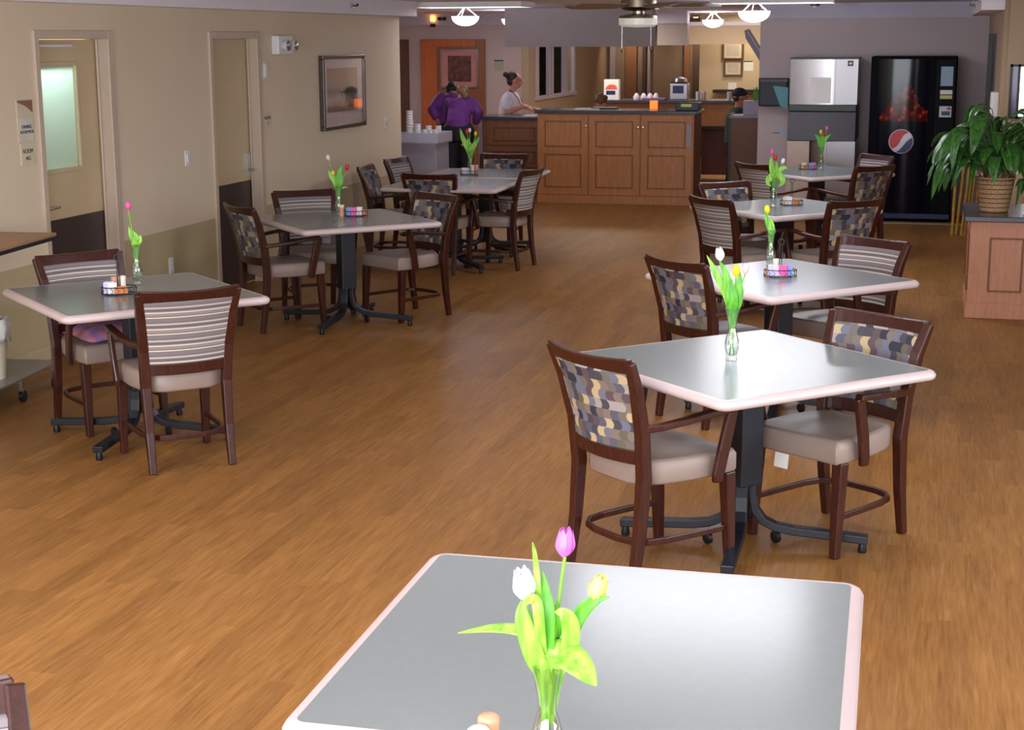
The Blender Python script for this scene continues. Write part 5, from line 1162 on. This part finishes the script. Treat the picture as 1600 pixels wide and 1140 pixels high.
# person in white behind the lower counter (local +x to the right of the view, facing right)
YAWR = math.radians(-72)     # heading, rotating +y towards +x
def person_white():
    t = thing('person', 'person in a white t-shirt with dark neck straps working at the counter', 'person', (-5.60, 20.85, 0), math.radians(12))
    b = MB()
    ellchain(b, [(0, 0, 0.86, 0.15, 0.14), (0, 0, 0.98, 0.145, 0.145), (0.0, 0, 1.10, 0.14, 0.155), (0.01, 0, 1.22, 0.125, 0.165), (0.015, 0, 1.29, 0.09, 0.13), (0.02, 0, 1.34, 0.055, 0.06)])
    capsule(b, [((0.02, 0, 1.30), 0.055), ((0.045, 0, 1.40), 0.052)])
    P, R_ = head_mesh(b, (0.065, 0, 1.485), math.radians(-78), 0.98)
    for s, q in ((-1, -0.10), (1, 0.10)):
        capsule(b, [((0, q, 0.9), 0.095), ((0.01, q, 0.5), 0.065), ((0, q, 0.1), 0.045)]); capsule(b, [((-0.03, q, 0.035), 0.035), ((0.12, q, 0.03), 0.03)])
    # near arm (towards the camera) and far arm reach over the counter
    capsule(b, [((-0.01, -0.17, 1.27), 0.055), ((-0.03, -0.21, 1.13), 0.046), ((-0.02, -0.235, 1.07), 0.042), ((0.10, -0.22, 1.115), 0.034), ((0.19, -0.20, 1.14), 0.026)])
    hand(b, (0.20, -0.20, 1.143), (0.85, 0.1, -0.25), (0, 0.7, 0.6))
    capsule(b, [((0.02, 0.17, 1.27), 0.052), ((0.10, 0.20, 1.17), 0.042), ((0.20, 0.10, 1.13), 0.034), ((0.36, -0.10, 1.105), 0.026)])
    hand(b, (0.37, -0.11, 1.10), (0.9, -0.3, -0.1), (-0.3, -0.9, 0.1))
    body = fuse(b, 'body', M['skin'], t); face_bits(body, P, R_)
    c = MB(); ellchain(c, [(0, 0, 0.88, 0.165, 0.16), (0, 0, 0.98, 0.16, 0.162), (0.0, 0, 1.10, 0.155, 0.172), (0.01, 0, 1.22, 0.142, 0.182), (0.015, 0, 1.295, 0.108, 0.152), (0.02, 0, 1.335, 0.07, 0.08)])
    capsule(c, [((-0.01, -0.155, 1.27), 0.07), ((-0.03, -0.215, 1.14), 0.062)]); capsule(c, [((0.02, 0.16, 1.27), 0.07), ((0.09, 0.2, 1.17), 0.06)])
    sh = fuse(c, 't_shirt', plain('cotton_white', (222, 214, 224), 0.8, var=0.03, scale=14), body, 0.012)
    p = MB()
    for q in (-0.10, 0.10): capsule(p, [((0, q, 0.90), 0.115), ((0.01, q, 0.5), 0.085), ((0, q, 0.12), 0.07)])
    ellchain(p, [(0, 0, 0.80, 0.155, 0.19), (0, 0, 0.93, 0.163, 0.165)]); fuse(p, 'trousers', M['blackp'], body, 0.014)
    h = MB(); h.ell(P(0, -0.03, 0.05), (0.082, 0.088, 0.08), 18, 12, R_); h.ell(P(0, -0.06, -0.01), (0.07, 0.05, 0.06), 14, 10, R_); h.ell(P(0, -0.125, 0.085), (0.045, 0.04, 0.04), 12, 10, R_)
    fuse(h, 'hair', plain('hair_dark_brown', (50, 36, 32), 0.5, var=0.2, scale=30), body, 0.009, 3)
    st = MB(); 
    st.sweep(bez([(0.0, -0.075, 1.36), (0.06, -0.115, 1.32), (0.135, -0.09, 1.22), (0.165, -0.05, 1.12)], 5), 0.014, 0.006, up=(1, 0, 0)); st.sweep(bez([(0.0, 0.075, 1.36), (0.09, 0.09, 1.31), (0.165, 0.05, 1.20), (0.175, 0.02, 1.10)], 5), 0.014, 0.006, up=(1, 0, 0))
    st.build('neck_straps', plain('strap_navy', (44, 44, 76), 0.6), body)
person_white()
PURPLE = plain('purple_cotton', (100, 42, 118), 0.75, var=0.12, scale=16)
def person_back(loc, rot, label, lean, hairc, bun, arm, wide=1.0, headoff=(0, 0)):
    """seen from behind (local +y away from the camera); lean = forward shift of the shoulders"""
    t = thing('person', label, 'person', loc, rot); b = MB(); L = lean; W_ = wide
    zs = 1.36-abs(L)*0.35
    ellchain(b, [(0, 0, 0.90, 0.17*W_, 0.12), (0, 0.01, 1.02, 0.15*W_, 0.11), (0, L*0.4, 1.12+0, 0.155*W_, 0.11), (0, L*0.8, zs-0.08, 0.17*W_, 0.11), (0, L, zs, 0.12*W_, 0.08), (0, L*1.05, zs+0.03, 0.06, 0.06)])
    nk = Vector((headoff[0]*0.5, L*1.1+0.02, zs+0.06)); hc = Vector((headoff[0], L*1.2+0.04+headoff[1], zs+0.155-abs(L)*0.25))
    capsule(b, [((0, L, zs), 0.055), (nk, 0.05), (hc-Vector((0, 0.01, 0.04)), 0.05)])
    P, R_ = head_mesh(b, hc-Vector((0, 0, 0.05 if bun else 0)), 0.0, 0.88, -0.5*min(1, abs(L)*3))
    for q in (-0.1, 0.1):
        capsule(b, [((q*W_, 0, 0.92), 0.10), ((q, 0.0, 0.5), 0.068), ((q, 0, 0.1), 0.045)]); capsule(b, [((q, -0.04, 0.035), 0.035), ((q, 0.12, 0.03), 0.03)])
    for s in (-1, 1):
        A = arm[0 if s < 0 else 1]
        capsule(b, [((s*0.175*W_, L, zs-0.03), 0.06), (A[0], 0.046), (A[1], 0.028)]); d = Vector(A[1])-Vector(A[0]); hand(b, A[1], d, (0, -1, 0.2))
    body = fuse(b, 'body', M['skin2'], t); face_bits(body, P, R_)
    c = MB(); ellchain(c, [(0, 0, 0.95, 0.192*W_, 0.145), (0, 0.01, 1.04, 0.175*W_, 0.13), (0, L*0.4, 1.13, 0.178*W_, 0.13), (0, L*0.8, zs-0.08, 0.19*W_, 0.13), (0, L, zs+0.01, 0.14*W_, 0.10), (0, L*1.04, zs+0.04, 0.075, 0.075)])
    for s in (-1, 1):
        A = arm[0 if s < 0 else 1]; m_ = Vector(A[0])*0.35+Vector(A[1])*0.65
        capsule(c, [((s*0.17*W_, L, zs-0.03), 0.078), (A[0], 0.068), (tuple(m_), 0.055)])
    fuse(c, 'shirt', PURPLE, body, 0.012)
    p = MB(); ellchain(p, [(0, 0, 0.78, 0.20*W_, 0.15), (0, 0, 0.90, 0.195*W_, 0.152), (0, 0, 0.985, 0.182*W_, 0.135)])
    for q in (-0.1, 0.1): capsule(p, [((q*W_, 0, 0.90), 0.125), ((q, 0, 0.5), 0.092), ((q, 0, 0.1), 0.075)])
    fuse(p, 'trousers', plain('black_trousers', (20, 18, 24), 0.7) if 'black_trousers' not in bpy.data.materials else bpy.data.materials['black_trousers'], body, 0.014)
    h = MB(); h.ell(P(0, -0.022, 0.03), (0.078, 0.084, 0.082), 18, 12, R_); h.ell(P(0, -0.05, -0.04), (0.064, 0.045, 0.055), 14, 10, R_)
    if bun: h.ell(P(0, -0.10, 0.075), (0.045, 0.045, 0.04), 12, 10, R_)
    else: capsule(h, [(P(0, -0.08, 0.03), 0.04), (P(0.03, -0.13, -0.04), 0.04), (P(0.07, -0.17, -0.11), 0.03)])
    fuse(h, 'hair', hairc, body, 0.009, 3)
person_back((-6.10, 19.78, 0), math.radians(12), 'person in a purple shirt seen from behind with a dark bun', 0.14, plain('hair_black', (26, 22, 24), 0.5), True,
            (((-0.255, 0.0, 1.14), (-0.18, -0.06, 1.0)), ((0.22, 0.14, 1.14), (0.16, 0.28, 1.05))), 0.92, (-0.02, 0))
person_back((-5.81, 19.12, 0), math.radians(8), 'person in a purple shirt bending forward, light brown hair', 0.26, plain('hair_light_brown', (128, 96, 60), 0.5, var=0.25, scale=30), False,
            (((-0.18, 0.34, 1.08), (-0.12, 0.5, 1.0)), ((0.235, 0.14, 1.13), (0.18, 0.22, 0.96))), 0.86, (0.0, 0.02))
def person_cap():
    t = thing('person', 'person in a black cap and dark green top behind the side cabinet', 'person', (-2.66, 22.0, 0.04), math.radians(10)); b = MB()
    z0 = -0.29
    ellchain(b, [(0, 0, 0.60, 0.14, 0.16), (0, 0, 0.78, 0.13, 0.16), (0.01, 0, 0.93, 0.125, 0.175), (0.015, 0, 1.0, 0.09, 0.13), (0.02, 0, 1.05, 0.055, 0.06)])
    capsule(b, [((0.02, 0, 1.0), 0.055), ((0.04, 0, 1.12), 0.05)]); P, R_ = head_mesh(b, (0.055, 0, 1.195), math.radians(-80), 0.98)
    for q in (-0.1, 0.1): capsule(b, [((0, q, 0.62), 0.10), ((0.34, q, 0.56), 0.075), ((0.34, q, 0.1), 0.05)]); capsule(b, [((0.31, q, 0.035), 0.035), ((0.46, q, 0.03), 0.03)])
    capsule(b, [((0, -0.18, 0.96), 0.055), ((0.02, -0.23, 0.74), 0.045), ((0.2, -0.2, 0.68), 0.028)]); hand(b, (0.21, -0.2, 0.68), (1, 0, 0), (0, 1, 0))
    capsule(b, [((0, 0.18, 0.96), 0.055), ((0.02, 0.23, 0.74), 0.045), ((0.2, 0.2, 0.68), 0.028)]); hand(b, (0.21, 0.2, 0.68), (1, 0, 0), (0, -1, 0))
    body = fuse(b, 'body', M['skin2'], t); face_bits(body, P, R_)
    c = MB(); ellchain(c, [(0, 0, 0.56, 0.16, 0.18), (0, 0, 0.78, 0.15, 0.18), (0.01, 0, 0.93, 0.145, 0.195), (0.015, 0, 1.01, 0.105, 0.15), (0.02, 0, 1.06, 0.07, 0.075)])
    for s in (-1, 1): capsule(c, [((0, s*0.17, 0.96), 0.075), ((0.02, s*0.23, 0.74), 0.066), ((0.12, s*0.21, 0.70), 0.055)])
    fuse(c, 'dark_green_top', plain('dark_green_cotton', (38, 58, 56), 0.8, var=0.2), body, 0.012)
    p = MB()
    for q in (-0.1, 0.1): capsule(p, [((0, q, 0.60), 0.12), ((0.34, q, 0.555), 0.095), ((0.34, q, 0.12), 0.075)])
    fuse(p, 'trousers', bpy.data.materials['black_trousers'], body, 0.014)
    k = MB(); k.ell(P(0, -0.01, 0.055), (0.088, 0.104, 0.08), 18, 12, R_); o_ = []
    k.ell(P(0, 0.115, 0.05), (0.065, 0.075, 0.010), 14, 8, R_); fuse(k, 'cap', plain('cap_black', (22, 22, 30), 0.7), body, 0.008, 2)
    MB().ell(P(0, -0.055, -0.01), (0.078, 0.05, 0.05), 14, 10, R_).build('hair', bpy.data.materials['hair_dark_brown'], body, smooth=True)
    s_ = thing('stool', 'dark stool under the person in the black cap', 'stool', (-2.66, 22.0, 0)); MB().lathe([(0.15, 0.44), (0.15, 0.48), (0.001, 0.49)]).build('seat', M['blackp'], s_, smooth=True)
    for q in range(4): a = PI/4+PI/2*q; MB().sweep([(0.10*math.cos(a), 0.10*math.sin(a), 0.44), (0.15*math.cos(a), 0.15*math.sin(a), 0)], 0.024, rnd=True, n=8).build('leg', M['blackp'], s_)
person_cap()
def person_bent():
    t = thing('person', 'person bending down behind the serving counter, only brown curly head showing', 'person', (-4.25, 20.35, 0), math.radians(10)); b = MB()
    ellchain(b, [(0, 0.2, 0.80, 0.16, 0.13), (0, 0.12, 0.95, 0.16, 0.14), (0.0, 0.03, 1.04, 0.17, 0.14), (0.0, -0.05, 1.09, 0.12, 0.10), (0, -0.07, 1.11, 0.05, 0.05)])
    capsule(b, [((0, -0.04, 1.07), 0.055), ((0.02, -0.10, 1.16), 0.05)]); P, R_ = head_mesh(b, (0.03, -0.12, 1.205), math.radians(120), 0.95, -0.7)
    for q in (-0.1, 0.1): capsule(b, [((q, 0.22, 0.82), 0.10), ((q, 0.1, 0.45), 0.07), ((q, 0.2, 0.1), 0.045)]); capsule(b, [((q, 0.22, 0.035), 0.035), ((q, 0.06, 0.03), 0.03)])
    for s in (-1, 1): capsule(b, [((s*0.17, 0, 1.03), 0.055), ((s*0.22, 0.04, 0.78), 0.045), ((s*0.18, 0.0, 0.56), 0.028)]); hand(b, (s*0.18, 0.0, 0.55), (0, 0, -1), (0, -1, 0))
    body = fuse(b, 'body', M['skin'], t); face_bits(body, P, R_, 0.95)
    c = MB(); ellchain(c, [(0, 0.2, 0.80, 0.178, 0.15), (0, 0.12, 0.95, 0.178, 0.155), (0.0, 0.03, 1.05, 0.185, 0.155), (0.0, -0.04, 1.10, 0.13, 0.11)])
    for s in (-1, 1): capsule(c, [((s*0.16, 0, 1.03), 0.075), ((s*0.22, 0.04, 0.80), 0.062)])
    fuse(c, 'shirt', plain('plum_cotton', (90, 50, 80), 0.8), body, 0.012)
    p = MB()
    for q in (-0.1, 0.1): capsule(p, [((q, 0.22, 0.84), 0.12), ((q, 0.1, 0.45), 0.09), ((q, 0.2, 0.1), 0.07)])
    fuse(p, 'trousers', bpy.data.materials['black_trousers'], body, 0.014)
    h = MB(); rr2 = random.Random(3); h.ell(P(0, -0.02, 0.04), (0.085, 0.09, 0.085), 16, 12, R_)
    for i in range(26):
        a = rr2.uniform(0, 2*PI); e = rr2.uniform(-0.2, 1.4); h.ell(P(0.085*math.cos(a)*math.cos(e), -0.025+0.085*math.sin(a)*math.cos(e), 0.04+0.08*math.sin(e)), (0.024, 0.024, 0.024), 8, 6)
    fuse(h, 'hair', plain('hair_auburn', (112, 70, 40), 0.5, var=0.35, scale=40), body, 0.008, 1)
person_bent()
